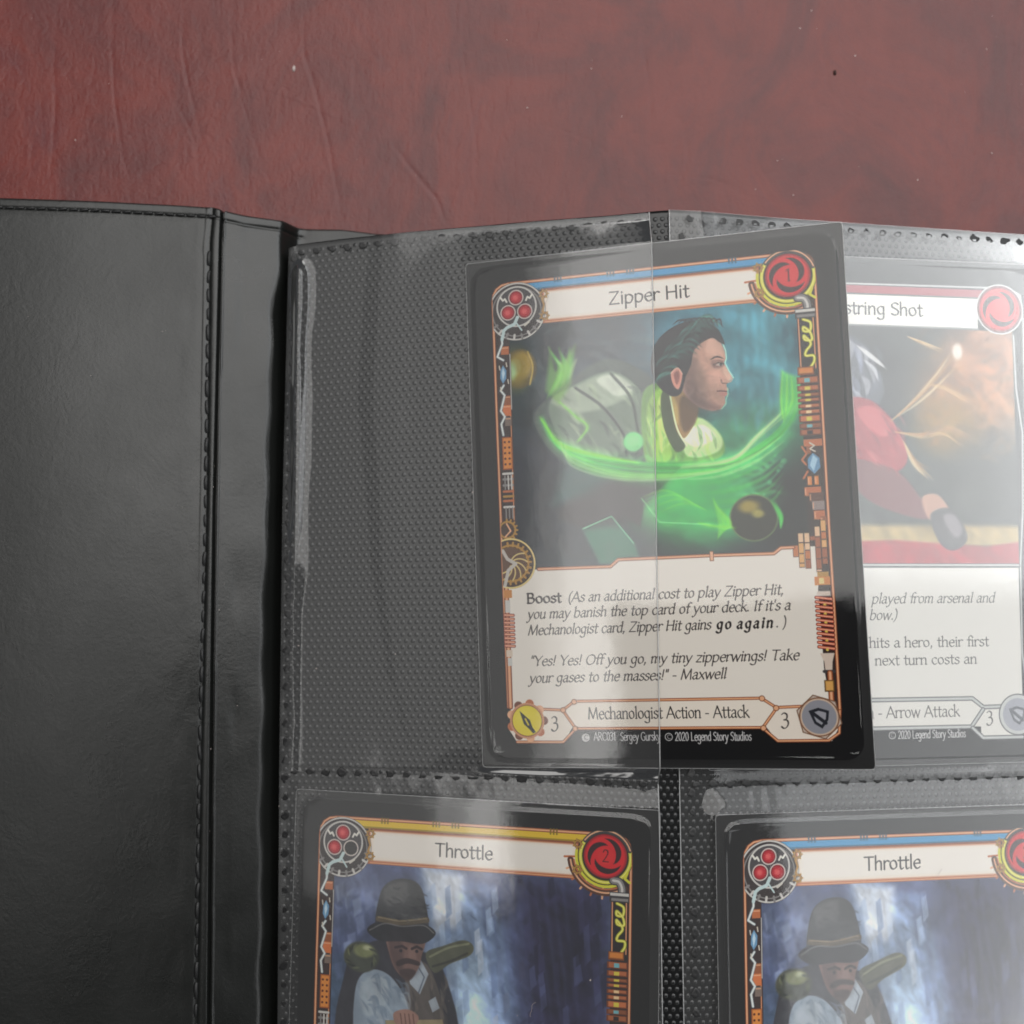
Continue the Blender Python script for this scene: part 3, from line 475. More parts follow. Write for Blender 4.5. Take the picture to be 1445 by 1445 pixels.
    for k in range(60):
        x, y = 968 + rb.rand() * 48, 490 + rb.rand() * 78
        if y > 560 and x < 985: continue
        cv.line(q((x, y), (x + 4 + rb.rand() * 4, y + rb.randn() * 4)), .34, [srgb(222, 174, 152), srgb(156, 110, 98), srgb(198, 146, 126)][rb.randint(3)], .28, .12)
    cv.poly(q(*F_), srgb(56, 74, 70), .13, .3); cv.poly(q((956, 500), (984, 500), (1000, 576), (970, 566)), srgb(40, 50, 50), .2, .9, curve=True)
    H_ = [(918, 520), (920, 494), (930, 474), (950, 458), (974, 450), (996, 452), (1012, 462), (1021, 482), (1014, 480), (1004, 474), (990, 480), (978, 492), (974, 512), (966, 530), (960, 552), (946, 556), (930, 544)]
    cv.poly(q(*H_), srgb(34, 34, 38), 1, .12, curve=True)
    for k in range(60):
        t = rb.rand(); x, y = 922 + t * 66, 520 - 60 * math.sin(t * 1.45) - 6 + rb.rand() * 34 * (1 - t * .6); cv.line(q((x, y), (x + 8, y - 12), (x + 22, y - 17), (x + 34, y - 12 + 5 * t)), .3 + .3 * rb.rand(), [srgb(20, 20, 24), srgb(48, 86, 78), srgb(70, 132, 116), srgb(40, 56, 56)][rb.randint(4)], .6, .09, True, peak=True)
    for k in range(9): cv.line(q((948 + 7 * k, 456 - 4 * math.sin(k / 3)), (958 + 7 * k, 449 - 3 * math.sin(k / 3)), (970 + 6 * k, 452 + k)), .3, srgb(40, 42, 46), .9, .08, True, peak=True)
    cv.poly(q((946, 524), (955, 516), (962, 526), (957, 546), (949, 540)), srgb(190, 132, 116), 1, .1, curve=True); cv.poly(q((950, 526), (956, 521), (958, 530), (954, 540)), srgb(122, 72, 68), .9, .15, curve=True); cv.line(q((946, 524), (955, 516.5), (962, 525)), .2, srgb(226, 178, 158), .9, .08, True)
    for k in range(46):
        x, y = 880 + rb.rand() * 190, 655 + rb.rand() * 84; cv.line(q((x, y), (x + 20, y + rb.randn() * 10), (x + 46, y - 6 + rb.randn() * 10)), .6, [srgb(110, 222, 120), srgb(40, 120, 76), srgb(130, 230, 100)][rb.randint(3)], .22, .3, True, peak=True)
    for k in range(40): x, y = 1030 + rb.rand() * 90, 420 + rb.rand() * 170; cv.line(q((x, y), (x + rb.randn() * 4, y + 16 + rb.rand() * 20)), .6 + rb.rand(), [srgb(96, 166, 176), srgb(50, 100, 114), srgb(70, 134, 146)][rb.randint(3)], .25, .2, peak=True)
    for k in range(30): x, y = 735 + rb.rand() * 170, 455 + rb.rand() * 60; cv.line(q((x, y), (x + 20 + rb.rand() * 20, y + rb.randn() * 6)), .8, [srgb(70, 84, 92), srgb(30, 34, 42), srgb(96, 110, 112)][rb.randint(3)], .25, .35, peak=True)
    for k in range(24): x, y = 735 + rb.rand() * 150, 660 + rb.rand() * 120; cv.line(q((x, y), (x + 24, y - 6 + rb.randn() * 8)), .8, [srgb(44, 50, 66), srgb(20, 22, 32), srgb(52, 70, 72)][rb.randint(3)], .3, .35, peak=True)
    for k in range(12): x, y = 1060 + 4 * k, 600 + rb.rand() * 60; cv.circle(*q((x, y + 40)), .25 + .3 * rb.rand(), srgb(90, 190, 120), .4, .2)
    # light trails
    cv.poly(q((885, 652), (962, 652), (930, 690), (908, 712), (902, 742), (880, 725), (835, 748), (786, 730), (800, 700)), srgb(34, 30, 32), .9, .35); cv.poly(q((735, 650), (800, 668), (786, 730), (760, 790), (728, 780)), srgb(26, 30, 38), .7, 1.2)
    for k in range(22): x, y = 800 + rb.rand() * 120, 665 + rb.rand() * 60; cv.line(q((x, y), (x + 16, y - 8 + rb.randn() * 5), (x + 30, y - 18)), .5, [srgb(62, 58, 56), srgb(20, 18, 20), srgb(58, 84, 70)][rb.randint(3)], .4, .15, True, peak=True)
    cv.circle(*q((734, 518)), 3.1, srgb(60, 50, 26), .95, .3, 3.5); cv.circle(*q((737, 512)), 1.9, srgb(176, 142, 48), .9, .7, 2.3); cv.circle(*q((727, 516)), 1.1, srgb(196, 216, 190), .85, .3, 1.5); cv.line(q((745, 494), (752, 515), (748, 540)), .3, srgb(206, 178, 90), .8, .12, True)
    G1, G2, G3 = srgb(128, 220, 70), srgb(70, 190, 80), srgb(206, 236, 160)
    cv.poly(q((900, 700), (1000, 650), (1040, 690), (1020, 740), (930, 735)), srgb(46, 160, 78), .8, 1.4); cv.poly(q((820, 745), (862, 726), (895, 765), (905, 795), (845, 795)), srgb(52, 112, 88), .85, .5); cv.poly(q((800, 640), (900, 650), (840, 700), (780, 710)), srgb(48, 92, 84), .7, 1.6)
    cv.poly(q((880, 660), (960, 655), (905, 715), (900, 735), (820, 745), (790, 720)), srgb(40, 34, 36), .75, 1.4)
    cv.line(q((790, 628), (860, 660), (950, 668), (1050, 652), (1110, 610)), 3.4, srgb(60, 190, 84), .5, 1.6, True, peak=True); glow_streak(cv, q((765, 592), (785, 625), (835, 645), (900, 655), (960, 656), (1030, 650), (1085, 620), (1115, 585), (1128, 545)), 1.5, G2, .9, 10, 1.5, 2)
    glow_streak(cv, q((764, 590), (790, 625), (840, 640), (900, 650)), 1.0, G1, .9, 7, 1.0, 3); glow_streak(cv, q((960, 655), (1030, 645), (1070, 610), (1125, 560)), .8, G3, .6, 6, .8, 4)
    for k in range(9): cv.line(q((772 + 4 * k, 560 - 3 * k), (790 + 2 * k, 520), (774 + 5 * k, 488 + (k % 3) * 8)), .8, [G1, G2, G3][k % 3], .5, .3, True, peak=True)
    cv.poly(q((776, 488), (784, 520), (812, 484), (806, 540), (788, 568), (770, 550)), srgb(120, 186, 70), .55, .6)
    glow_streak(cv, q((790, 565), (812, 585), (828, 600), (815, 620)), .5, G1, .7, 4, .4, 6)
    cv.poly(q((1100, 520), (1128, 530), (1126, 575), (1098, 590)), srgb(96, 190, 90), .7, .5); 
    for k in range(6): cv.line(q((1102 + 3 * k, 520 + 2 * k), (1100 + 4 * k, 560), (1104 + k, 594 - 3 * k)), .45, [G1, G2][k % 2], .6, .25, True, peak=True)
    for k in range(9):
        o = 6 + 3.2 * k; cv.line(q((772 + k * 3, 604 + k * 2), (806, 636 + o * .6), (872, 660 + o * .45), (950, 664 + o * .3), (1030 - k * 2, 656 + o * .2)), .3 + .35 * rb.rand(), [G1, G2, G3, srgb(60, 150, 90)][rb.randint(4)], .4, .18, True, peak=True)
    for k in range(9): cv.line(q((960 + k * 6, 668 + k * 6), (1010 + k * 4, 662 + k * 7), (1062 + k * 3, 640 + k * 8), (1104, 610 + k * 9)), .3 + .4 * rb.rand(), [G2, G3, srgb(60, 160, 100)][rb.randint(3)], .35, .2, True, peak=True)
    for k in range(8): cv.line(q((905 + 3 * k, 700 + 4 * k), (940 + 4 * k, 690 + 3 * k), (985 + 2 * k, 712 + k)), .4, [G1, G2][k % 2], .35, .2, True, peak=True)
    cv.line(q((822, 745), (862, 727), (893, 765)), .25, srgb(130, 200, 160), .8, .1); cv.line(q((905, 702), (930, 735), (1000, 738)), .25, srgb(140, 226, 150), .6, .12)
    cv.circle(*q((893, 621)), 1.75, srgb(112, 206, 126), .95, .25); cv.circle(*q((893, 619)), 1.1, srgb(150, 226, 150), .6, .5)
    cv.circle(*q((1062, 728)), 3.9, srgb(34, 36, 26), .97, .2); cv.circle(*q((1062, 728)), 3.9, srgb(92, 118, 70), .8, .12, ring=.25); cv.circle(*q((1055, 712)), 1.7, srgb(150, 132, 52), .9, .6, 1.1); cv.circle(*q((1068, 722)), 1.0, srgb(170, 160, 76), .8, .4, .7)
    for k in range(5): cv.line(q((1005 + k, 700 + 3 * k), (1016 + 3 * k, 735), (1012 + 2 * k, 758 - 3 * k)), .9, [G1, G2][k % 2], .6, .25, True, peak=True)
    for k in range(4): cv.line(q((1086 + 2 * k, 705), (1098 + k, 725), (1100, 742)), .6, G2, .6, .25, True, peak=True)
    glow_streak(cv, q((985, 736), (1005, 740), (1035, 742)), .5, G1, .6, 4, .3, 9); cv.circle(*q((728, 520)), 2.6, srgb(128, 112, 40), .8, 1.6, 3.4); cv.circle(*q((722, 522)), .9, srgb(150, 190, 150), .7, .5, 1.6)
    brush_noise(cv, 6, 11, 57, 56, .16, 11); lift_art(cv, 1.12); cv.clip = None
    paper_box(cv); side_columns(cv)
    lower_boxes(cv, 'Mechanologist Action - Attack', 17.7, 45.0, ['ARC031', 'Sergey Gursky', '@', '2020 Legend Story Studios'], 18.6, 45.5)
    gears(cv); dial(cv, (1, 1, 1)); pitch(cv, '1')
    T = srgb(58, 50, 47); u = .113; it = dict(style='roman', shear=.21, narrow=.86)
    write(cv, 'Boost', 7.6, 60.85, 13.9, 60.85, u, srgb(60, 52, 50), 'roman', 1.8)
    write(cv, '(As an additional cost to play Zipper Hit,', 15.0, 60.85, 51.6, 60.7, u, T, weight=1.15, **it)
    write(cv, 'you may banish the top card of your deck. If it\'s a', 7.6, 63.6, 52.6, 63.3, u, T, weight=1.15, **it)
    write(cv, 'Mechanologist card, Zipper Hit gains', 7.55, 66.45, 39.4, 66.2, u, T, weight=1.15, **it); write(cv, 'go again', 40.3, 66.2, 49.9, 66.15, u, srgb(48, 42, 40), 'roman', 1.85, .21); write(cv, '.)', 50.1, 66.15, 52.4, 66.15, u, T, **it)
    write(cv, '"Yes! Yes! Off you go, my tiny zipperwings! Take', 7.7, 71.85, 53.5, 71.6, u, T, weight=1.15, **it); write(cv, 'your gases to the masses!" - Maxwell', 7.5, 74.8, 41.5, 74.5, u, T, weight=1.15, **it)
    return cv.im
def face_throttle(band, gems, num):
    cv = Canvas(srgb(7, 7, 9))
    frame_print(cv, band, gems, num, 'Throttle', 24.9, 35.4)
    q = fit_map([(457, 1152), (888, 1180), (884, 1760), (440, 1770)], FR)
    cv.clip = (6.3, 10.95, 56.3, 55.2)
    cv.rect(4, 10, 58, 56, srgb(70, 78, 108), 1)
    cv.poly(q((610, 1215), (650, 1220), (720, 1290), (740, 1445), (620, 1445), (600, 1300)), srgb(150, 172, 206), .95, 2.2); cv.poly(q((612, 1218), (668, 1228), (664, 1290), (630, 1300)), srgb(226, 232, 242), .9, 1.2); cv.poly(q((640, 1300), (700, 1330), (700, 1440), (650, 1440)), srgb(176, 200, 226), .9, 1.8)
    cv.poly(q((680, 1235), (710, 1240), (745, 1400), (725, 1400)), srgb(108, 126, 158), .7, 1.0); cv.poly(q((740, 1230), (850, 1240), (850, 1450), (770, 1450)), srgb(36, 34, 58), .9, 3); cv.circle(*q((800, 1340)), 5, srgb(26, 26, 40), .8, 3); cv.circle(*q((500, 1260)), 6, srgb(120, 132, 166), .7, 3); cv.circle(*q((490, 1380)), 6, srgb(66, 84, 104), .8, 3)
    brush_noise(cv, 6, 11, 57, 56, .45, 21)
    for k in range(10): cv.line(q((690 + 12 * k, 1220), (715 + 12 * k, 1400)), .5, srgb(70, 78, 116), .25, .5)
    rb = np.random.RandomState(23)
    for k in range(90):                          # rock faces and ice in the back, in broad flat strokes
        x, y = 615 + rb.rand() * 240, 1222 + rb.rand() * 220; far_ = smooth(690, 760, x); c = (1 - far_) * [srgb(214, 224, 238), srgb(150, 172, 206), srgb(176, 196, 224), srgb(120, 142, 180)][rb.randint(4)] + far_ * [srgb(52, 52, 84), srgb(30, 30, 50), srgb(74, 80, 116), srgb(40, 40, 66)][rb.randint(4)]
        l = 12 + 26 * rb.rand(); cv.poly(q((x, y), (x + 7, y - 5), (x + 10, y + l), (x + 2, y + l + 8)), c, .55, .15)
    for k in range(34): x, y = 480 + rb.rand() * 70, 1225 + rb.rand() * 200; cv.poly(q((x, y), (x + 12, y - 4), (x + 14, y + 14), (x + 3, y + 22)), [srgb(128, 140, 172), srgb(92, 104, 138), srgb(66, 74, 98), srgb(150, 164, 190)][rb.randint(4)], .5, .25)
    # a plain stand-in figure: somebody in a felt hat, waistcoat and pale sleeves, carrying a box
    D_, L_ = srgb(50, 48, 52), srgb(166, 182, 196)
    cv.poly(q((498, 1352), (520, 1322), (560, 1310), (604, 1322), (640, 1344), (655, 1450), (494, 1450)), D_, 1, .2, curve=True); cv.poly(q((588, 1350), (618, 1340), (640, 1392), (644, 1450), (596, 1448)), srgb(98, 88, 80), 1, .15, curve=True)
    cv.poly(q((514, 1372), (536, 1350), (566, 1358), (590, 1392), (588, 1428), (556, 1448), (514, 1440)), L_, 1, .15, curve=True); cv.poly(q((520, 1376), (538, 1358), (560, 1366), (560, 1392), (530, 1410)), srgb(200, 212, 220), .8, .4, curve=True)
    for k in range(46): x, y = 514 + rb.rand() * 70, 1356 + rb.rand() * 84; cv.line(q((x, y), (x + 8, y + 5 + rb.randn() * 4), (x + 12, y + 16)), .4 + .4 * rb.rand(), [srgb(206, 216, 224), srgb(112, 130, 148), srgb(140, 158, 174)][rb.randint(3)], .45, .12, True, peak=True)
    for k in range(40): x, y = 592 + rb.rand() * 50, 1346 + rb.rand() * 98; cv.line(q((x, y), (x + 4, y + 12), (x + 4 + rb.randn() * 3, y + 22)), .4 + .3 * rb.rand(), [srgb(132, 118, 104), srgb(60, 54, 52), srgb(84, 76, 70)][rb.randint(3)], .5, .12, True, peak=True)
    cv.poly(q((584, 1334), (606, 1330), (620, 1352), (608, 1378), (594, 1366)), srgb(196, 206, 214), 1, .12); cv.line(q((600, 1336), (614, 1356), (606, 1376)), .25, srgb(100, 110, 124), .9, .08); cv.poly(q((620, 1386), (630, 1380), (636, 1394), (626, 1400)), srgb(206, 216, 224), .95, .1)
    cv.circle(*q((522, 1334)), 3.3, srgb(66, 68, 54), 1, .25, 2.7); cv.circle(*q((526, 1326)), 1.9, srgb(136, 140, 88), .95, .3, 1.2); cv.circle(*q((530, 1322)), .7, srgb(206, 208, 160), .9, .25, .4)
    for k in range(14): a = rb.rand() * 6.28; cv.line(q((522 + 18 * math.cos(a), 1334 + 14 * math.sin(a)), (522 + 24 * math.cos(a + .5), 1334 + 18 * math.sin(a + .5))), .4, [srgb(110, 114, 78), srgb(38, 40, 34)][k % 2], .7, .12, peak=True)
    cv.poly(q((616, 1326), (640, 1316), (668, 1308), (682, 1314), (678, 1326), (650, 1338), (628, 1350)), srgb(92, 92, 70), 1, .15, curve=True); cv.line(q((622, 1330), (648, 1318), (676, 1312)), .4, srgb(154, 156, 116), .85, .12, True); cv.line(q((626, 1342), (652, 1334), (674, 1324)), .4, srgb(52, 52, 44), .85, .12, True)
    cv.poly(q((562, 1304), (612, 1306), (610, 1330), (604, 1348), (590, 1360), (574, 1350), (564, 1330)), srgb(168, 122, 104), 1, .12, curve=True); cv.poly(q((562, 1304), (580, 1306), (584, 1346), (574, 1350), (564, 1330)), srgb(104, 76, 68), .8, .4, curve=True); cv.poly(q((592, 1318), (600, 1318), (602, 1334), (592, 1336)), srgb(200, 150, 128), .85, .25, curve=True)
    cv.poly(q((574, 1338), (588, 1333), (606, 1337), (606, 1342), (590, 1340), (576, 1344)), srgb(58, 42, 38), .95, .12, curve=True); cv.poly(q((578, 1350), (590, 1346), (602, 1350), (592, 1362), (582, 1358)), srgb(78, 58, 52), .95, .2, curve=True); cv.line(q((572, 1320), (582, 1318), (588, 1321)), .45, srgb(44, 32, 30), .9, .1); cv.line(q((596, 1321), (603, 1318), (610, 1321)), .45, srgb(44, 32, 30), .9, .1); cv.circle(*q((580, 1324)), .28, srgb(26, 22, 24), .95, .1); cv.circle(*q((603, 1324)), .28, srgb(26, 22, 24), .95, .1)
    cv.poly(q((544, 1298), (548, 1256), (560, 1238), (582, 1232), (604, 1238), (614, 1258), (618, 1300), (580, 1308)), srgb(58, 57, 56), 1, .12, curve=True); cv.poly(q((556, 1246), (576, 1236), (590, 1240), (584, 1262), (560, 1266)), srgb(96, 94, 90), .75, .5, curve=True); cv.poly(q((530, 1298), (552, 1286), (580, 1290), (610, 1288), (630, 1300), (612, 1314), (580, 1312), (548, 1312)), srgb(40, 39, 40), 1, .12, curve=True)
    cv.line(q((547, 1284), (580, 1288), (617, 1284)), 1.0, srgb(92, 78, 58), 1, .1, True); cv.line(q((547, 1282), (580, 1286), (617, 1282)), .25, srgb(156, 138, 104), .8, .08, True); cv.line(q((534, 1299), (556, 1290), (582, 1293), (612, 1291), (627, 1300)), .25, srgb(120, 118, 112), .8, .08, True)
    for k in range(40): x, y = 550 + rb.rand() * 60, 1240 + rb.rand() * 42; cv.line(q((x, y), (x + 6, y + 3), (x + 12, y + 3 + rb.randn() * 3)), .35, [srgb(92, 90, 86), srgb(32, 31, 33), srgb(74, 72, 70)][rb.randint(3)], .5, .1, True, peak=True)
    cv.poly(q((558, 1414), (640, 1408), (650, 1440), (562, 1450)), srgb(112, 94, 66), 1, .1); cv.poly(q((558, 1414), (640, 1408), (642, 1416), (560, 1422)), srgb(178, 158, 114), 1, .1); cv.line(q((600, 1412), (604, 1446)), .6, srgb(66, 54, 40), .9, .1); cv.line(q((562, 1436), (648, 1430)), .3, srgb(72, 58, 42), .9, .1)
    cv.poly(q((570, 1404), (590, 1398), (606, 1406), (600, 1418), (576, 1420)), srgb(176, 130, 110), 1, .12, curve=True)
    for k in range(4): cv.line(q((580 + 6 * k, 1404), (582 + 6 * k, 1417)), .22, srgb(110, 74, 64), .9, .08)
    cv.poly(q((494, 1450), (504, 1330), (536, 1290), (546, 1234), (610, 1232), (630, 1300), (682, 1312), (660, 1350), (655, 1450)), srgb(66, 72, 84), .30, 1.0, curve=True); cv.poly(q((562, 1300), (612, 1302), (606, 1350), (576, 1352)), srgb(48, 44, 48), .35, .6, curve=True)
    for x0, h in ((826, 26), (838, 44), (850, 30), (814, 16)): cv.poly(q((x0, 1448), (x0 + 8, 1448 - h), (x0 + 12, 1448)), srgb(160, 188, 210), .95, .12); cv.line(q((x0 + 8, 1448 - h), (x0 + 7, 1448)), .2, srgb(224, 236, 244), .8, .08)
    brush_noise(cv, 6, 11, 57, 56, .2, 31); lift_art(cv, 1.05); cv.clip = None
    paper_box(cv); side_columns(cv); lower_boxes(cv, 'Mechanologist Action - Attack', 17.7, 45.0, ['2020 Legend Story Studios'], 18.6, 40)
    gears(cv); dial(cv, gems); pitch(cv, num)
    return cv.im
def face_arrow():
    cv = Canvas(srgb(24, 24, 25)); SIL = [srgb(92, 92, 92), srgb(150, 152, 152), srgb(206, 208, 206)]
    cv.pipe([(4, 80), (3.6, 6), (5, 3.6), (57, 3.2), (59.2, 4.4), (59.6, 9), (59.4, 30)], .5, SIL); cv.rect(9, 3.7, 53, 5.2, srgb(170, 72, 84), 1)
    cv.rect(11, 5.2, 50.6, 11, srgb(244, 242, 236), 1); cv.line([(11, 11), (50.6, 11)], .35, SIL[1]); cv.line([(11, 5.25), (50.6, 5.25)], .3, SIL[0])
    write(cv, 'Hamstring Shot', 18.4, 8.95, 39.9, 8.95, .15, srgb(46, 44, 44), 'plain', 1.0)
    cv.clip = (5, 11.3, 57.4, 54.2); q = fit_map([(1030, 470), (1430, 480), (1430, 780), (1040, 760)], [(5, 12), (57.4, 12), (57.4, 54), (5, 54)])
    cv.rect(4, 11, 58, 55, srgb(60, 64, 62), 1); cv.circle(*q((1370, 560)), 10, srgb(176, 118, 66), .95, 6, 8); cv.circle(*q((1400, 500)), 8, srgb(190, 130, 92), .8, 5); cv.circle(*q((1330, 600)), 6, srgb(128, 96, 30), .95, 3, 5); cv.circle(*q((1200, 540)), 9, srgb(44, 46, 48), .9, 5); cv.circle(*q((1390, 680)), 9, srgb(58, 60, 56), .9, 5)
    brush_noise(cv, 5, 11, 58, 55, .4, 41)
    cv.rect(4, 47, 58, 51, srgb(196, 170, 112), .9, .8); cv.poly(q((1030, 738), (1250, 742), (1380, 756), (1440, 752), (1440, 800), (1030, 800)), srgb(172, 40, 52), .95, .4); brush_noise(cv, 5, 45, 58, 55, .25, 43)
    rb = np.random.RandomState(31)
    cv.poly(q((1130, 470), (1200, 486), (1222, 516), (1234, 560), (1196, 574), (1140, 560)), srgb(88, 92, 104), .95, .5, curve=True)
    for k in range(46): x, y = 1150 + rb.rand() * 74, 482 + rb.rand() * 76; cv.line(q((x, y), (x + 8, y + 10), (x + 10 + rb.randn() * 5, y + 26)), .7 + .6 * rb.rand(), [srgb(206, 208, 212), srgb(56, 60, 70), srgb(150, 158, 182), srgb(112, 118, 132)][rb.randint(4)], .5, .2, True, peak=True)
    cv.line(q((1196, 494), (1216, 508), (1238, 524)), .9, srgb(226, 226, 226), .9, .15, True, peak=True); cv.line(q((1204, 512), (1220, 524), (1226, 540)), .7, srgb(210, 212, 216), .8, .15, True, peak=True)
    cv.poly(q((1160, 570), (1206, 562), (1240, 584), (1264, 622), (1266, 646), (1246, 656), (1200, 640), (1160, 640)), srgb(164, 44, 54), 1, .25, curve=True); cv.poly(q((1196, 576), (1222, 574), (1244, 600), (1232, 612), (1206, 596)), srgb(206, 86, 92), .85, .4, curve=True); cv.poly(q((1170, 640), (1246, 652), (1286, 690), (1306, 712), (1280, 716), (1210, 690)), srgb(122, 60, 62), .95, .3, curve=True)
    for k in range(40): x, y = 1180 + rb.rand() * 76, 574 + rb.rand() * 72; cv.line(q((x, y), (x + 8, y + 8), (x + 14, y + 20)), .5, [srgb(206, 92, 96), srgb(110, 24, 36), srgb(182, 58, 66)][rb.randint(3)], .4, .15, True, peak=True)
    cv.poly(q((1288, 690), (1312, 688), (1332, 716), (1316, 726), (1296, 716)), srgb(190, 142, 118), 1, .25, curve=True); cv.poly(q((1300, 712), (1330, 706), (1352, 736), (1348, 752), (1328, 758), (1310, 744)), srgb(74, 70, 74), 1, .2, curve=True); cv.poly(q((1318, 716), (1334, 714), (1346, 734), (1334, 742)), srgb(140, 134, 138), .85, .35, curve=True)
    for pts, w in ((((1244, 592), (1280, 566), (1312, 536), (1336, 508)), .8), (((1250, 606), (1290, 612), (1322, 606), (1350, 620)), .7), (((1262, 618), (1276, 646), (1296, 664)), .8), (((1300, 545), (1330, 552), (1372, 572)), .5), (((1270, 482), (1320, 500)), .5)):
        for k in range(5): o = rb.randn(2) * 4; cv.line(q(*[(x + o[0] * i / 2, y + o[1] * i / 2) for i, (x, y) in enumerate(pts)]), w * (.4 + .6 * rb.rand()), [srgb(214, 178, 116), srgb(240, 222, 178), srgb(176, 130, 74)][rb.randint(3)], .6, .18, True, peak=True)
    for k in range(60): x, y = 1280 + rb.rand() * 150, 480 + rb.rand() * 170; cv.line(q((x, y), (x + 14, y - 6 + rb.randn() * 8), (x + 30, y - 8 + rb.randn() * 10)), 1.0, [srgb(206, 150, 96), srgb(120, 80, 44), srgb(176, 126, 64), srgb(90, 76, 60)][rb.randint(4)], .25, .5, True, peak=True)
    cv.circle(*q((1344, 502)), 1.0, srgb(240, 232, 220), .9, .4, 1.5)
    cv.clip = None
    cv.pipe([(57.6, 12), (57.8, 22), (58.8, 30), (58.4, 44), (57.6, 54), (57.4, 70), (58.6, 80)], .5, SIL)
    cv.rect(5, 54.2, 57.2, 85, srgb(236, 233, 226), 1); cv.line([(5, 54.3), (57.2, 54.3)], .8, SIL[0]); cv.line([(5, 54.2), (57.2, 54.2)], .3, SIL[2])
    cv.rect(0, 83, 49, 88, srgb(24, 24, 25), 1); cv.rect(48, 85, 63, 88, srgb(24, 24, 25), 1)
    cv.pipe([(10, 78), (47.5, 78), (49.6, 79.6), (53.6, 79.5)], .8, SIL); cv.pipe([(12, 83), (47.2, 83), (49.5, 80), ], .8, SIL); cv.pipe([(47.4, 83.2), (49.4, 85), (57, 85)], .8, SIL)
    x, y = 56.2, 81; cv.circle(x, y, 3.7, SIL[0]); cv.circle(x, y, 3.5, SIL[2]); cv.circle(x, y, 2.9, srgb(170, 172, 182)); shield(cv, x, y, srgb(96, 100, 108), srgb(186, 188, 196))
    T = srgb(92, 90, 88); u = .116; it = dict(style='roman', shear=.21, narrow=.86)
    write(cv, 'played from arsenal and', 28.8, 61.0, 52.3, 60.9, u, T, **it); write(cv, 'bow.)', 28.3, 63.9, 33.5, 63.9, u, T, **it)
    write(cv, 'hits a hero, their first', 28.2, 68.8, 51, 68.7, u, srgb(72, 70, 68), 'roman', 1.0, narrow=.95); write(cv, 'next turn costs an', 29.2, 71.9, 48.6, 71.8, u, srgb(72, 70, 68), 'roman', 1.0, narrow=.95)
    write(cv, 'Action - Arrow Attack', 22.2, 81.2, 45, 81.1, .13, srgb(80, 76, 74), 'roman', .9); write(cv, '3', 50.0, 82.8, 51.4, 82.8, .165, srgb(80, 76, 74), 'roman', .9)
    write_foot(cv, ['@', '2020 Legend Story Studios'], 31.5, 46.4)
    cv.circle(55.0, 7.2, 4.7, SIL[2]); cv.circle(55, 7.2, 4.4, srgb(110, 58, 64)); emblem(cv, 55, 7.2, '', 4.1)
    return cv.im
# ---------------------------------------------------------------- the red leather table top
def axis(lo, hi, dlo, dhi, fine, coarse):
    return np.concatenate([np.arange(lo, dlo, coarse), np.arange(dlo, dhi, fine), np.arange(dhi, hi + coarse, coarse)])
tx, ty = axis(-320, 320, -102, 102, .36, 8), axis(-320, 320, 44, 92, .30, 8)
TX, TY = np.meshgrid(tx, ty); TZ = np.zeros_like(TX)
CREASES = [([(405, 0), (420, 50), (440, 110), (458, 180), (470, 240), (482, 310)], .13, .34), ([(556, 205), (590, 250), (615, 280), (628, 312)], .2, .42), ([(640, 0), (655, 90), (665, 160), (672, 220), (668, 300)], .08, .32), ([(250, 0), (255, 60), (268, 130), (285, 200)], .10, .32), ([(155, 0), (157, 70), (165, 170), (182, 260)], .09, .3), ([(75, 85), (78, 140), (74, 205), (70, 265)], .09, .3),
    ([(890, 0), (905, 60), (918, 140), (916, 200)], .08, .4), ([(965, 180), (970, 225), (952, 275)], .10, .36), ([(1150, 0), (1163, 90), (1180, 140), (1250, 185)], .08, .4), ([(300, 0), (450, 65), (565, 95)], -.05, .4), ([(350, 115), (430, 145), (540, 195)], -.05, .36), ([(730, 165), (850, 210), (862, 285)], .06, .34), ([(930, 245), (1010, 255), (1060, 280)], .06, .34), ([(325, 0), (330, 90), (350, 170), (390, 290)], .06, .3), ([(48, 20), (52, 70)], .09, .28), ([(330, 100), (345, 140)], .08, .3), ([(1300, 40), (1445, 80)], -.04, .5), ([(500, 90), (498, 150)], .06, .3), ([(240, 130), (275, 200), (280, 260)], .06, .3)]
rr = np.random.RandomState(8)
for k in range(64):                              # short irregular wrinkles, more of them on the left
    x0, y0 = rr.rand() ** 1.3 * 1420, rr.rand() * 280; l = 20 + rr.rand() * 60; a = 1.57 + rr.randn() * .35
    CREASES.append(([(x0 + math.cos(a) * l * t + rr.randn() * 3, y0 + math.sin(a) * l * t) for t in (0, .35, .7, 1)], .02 + .03 * rr.rand(), .26))
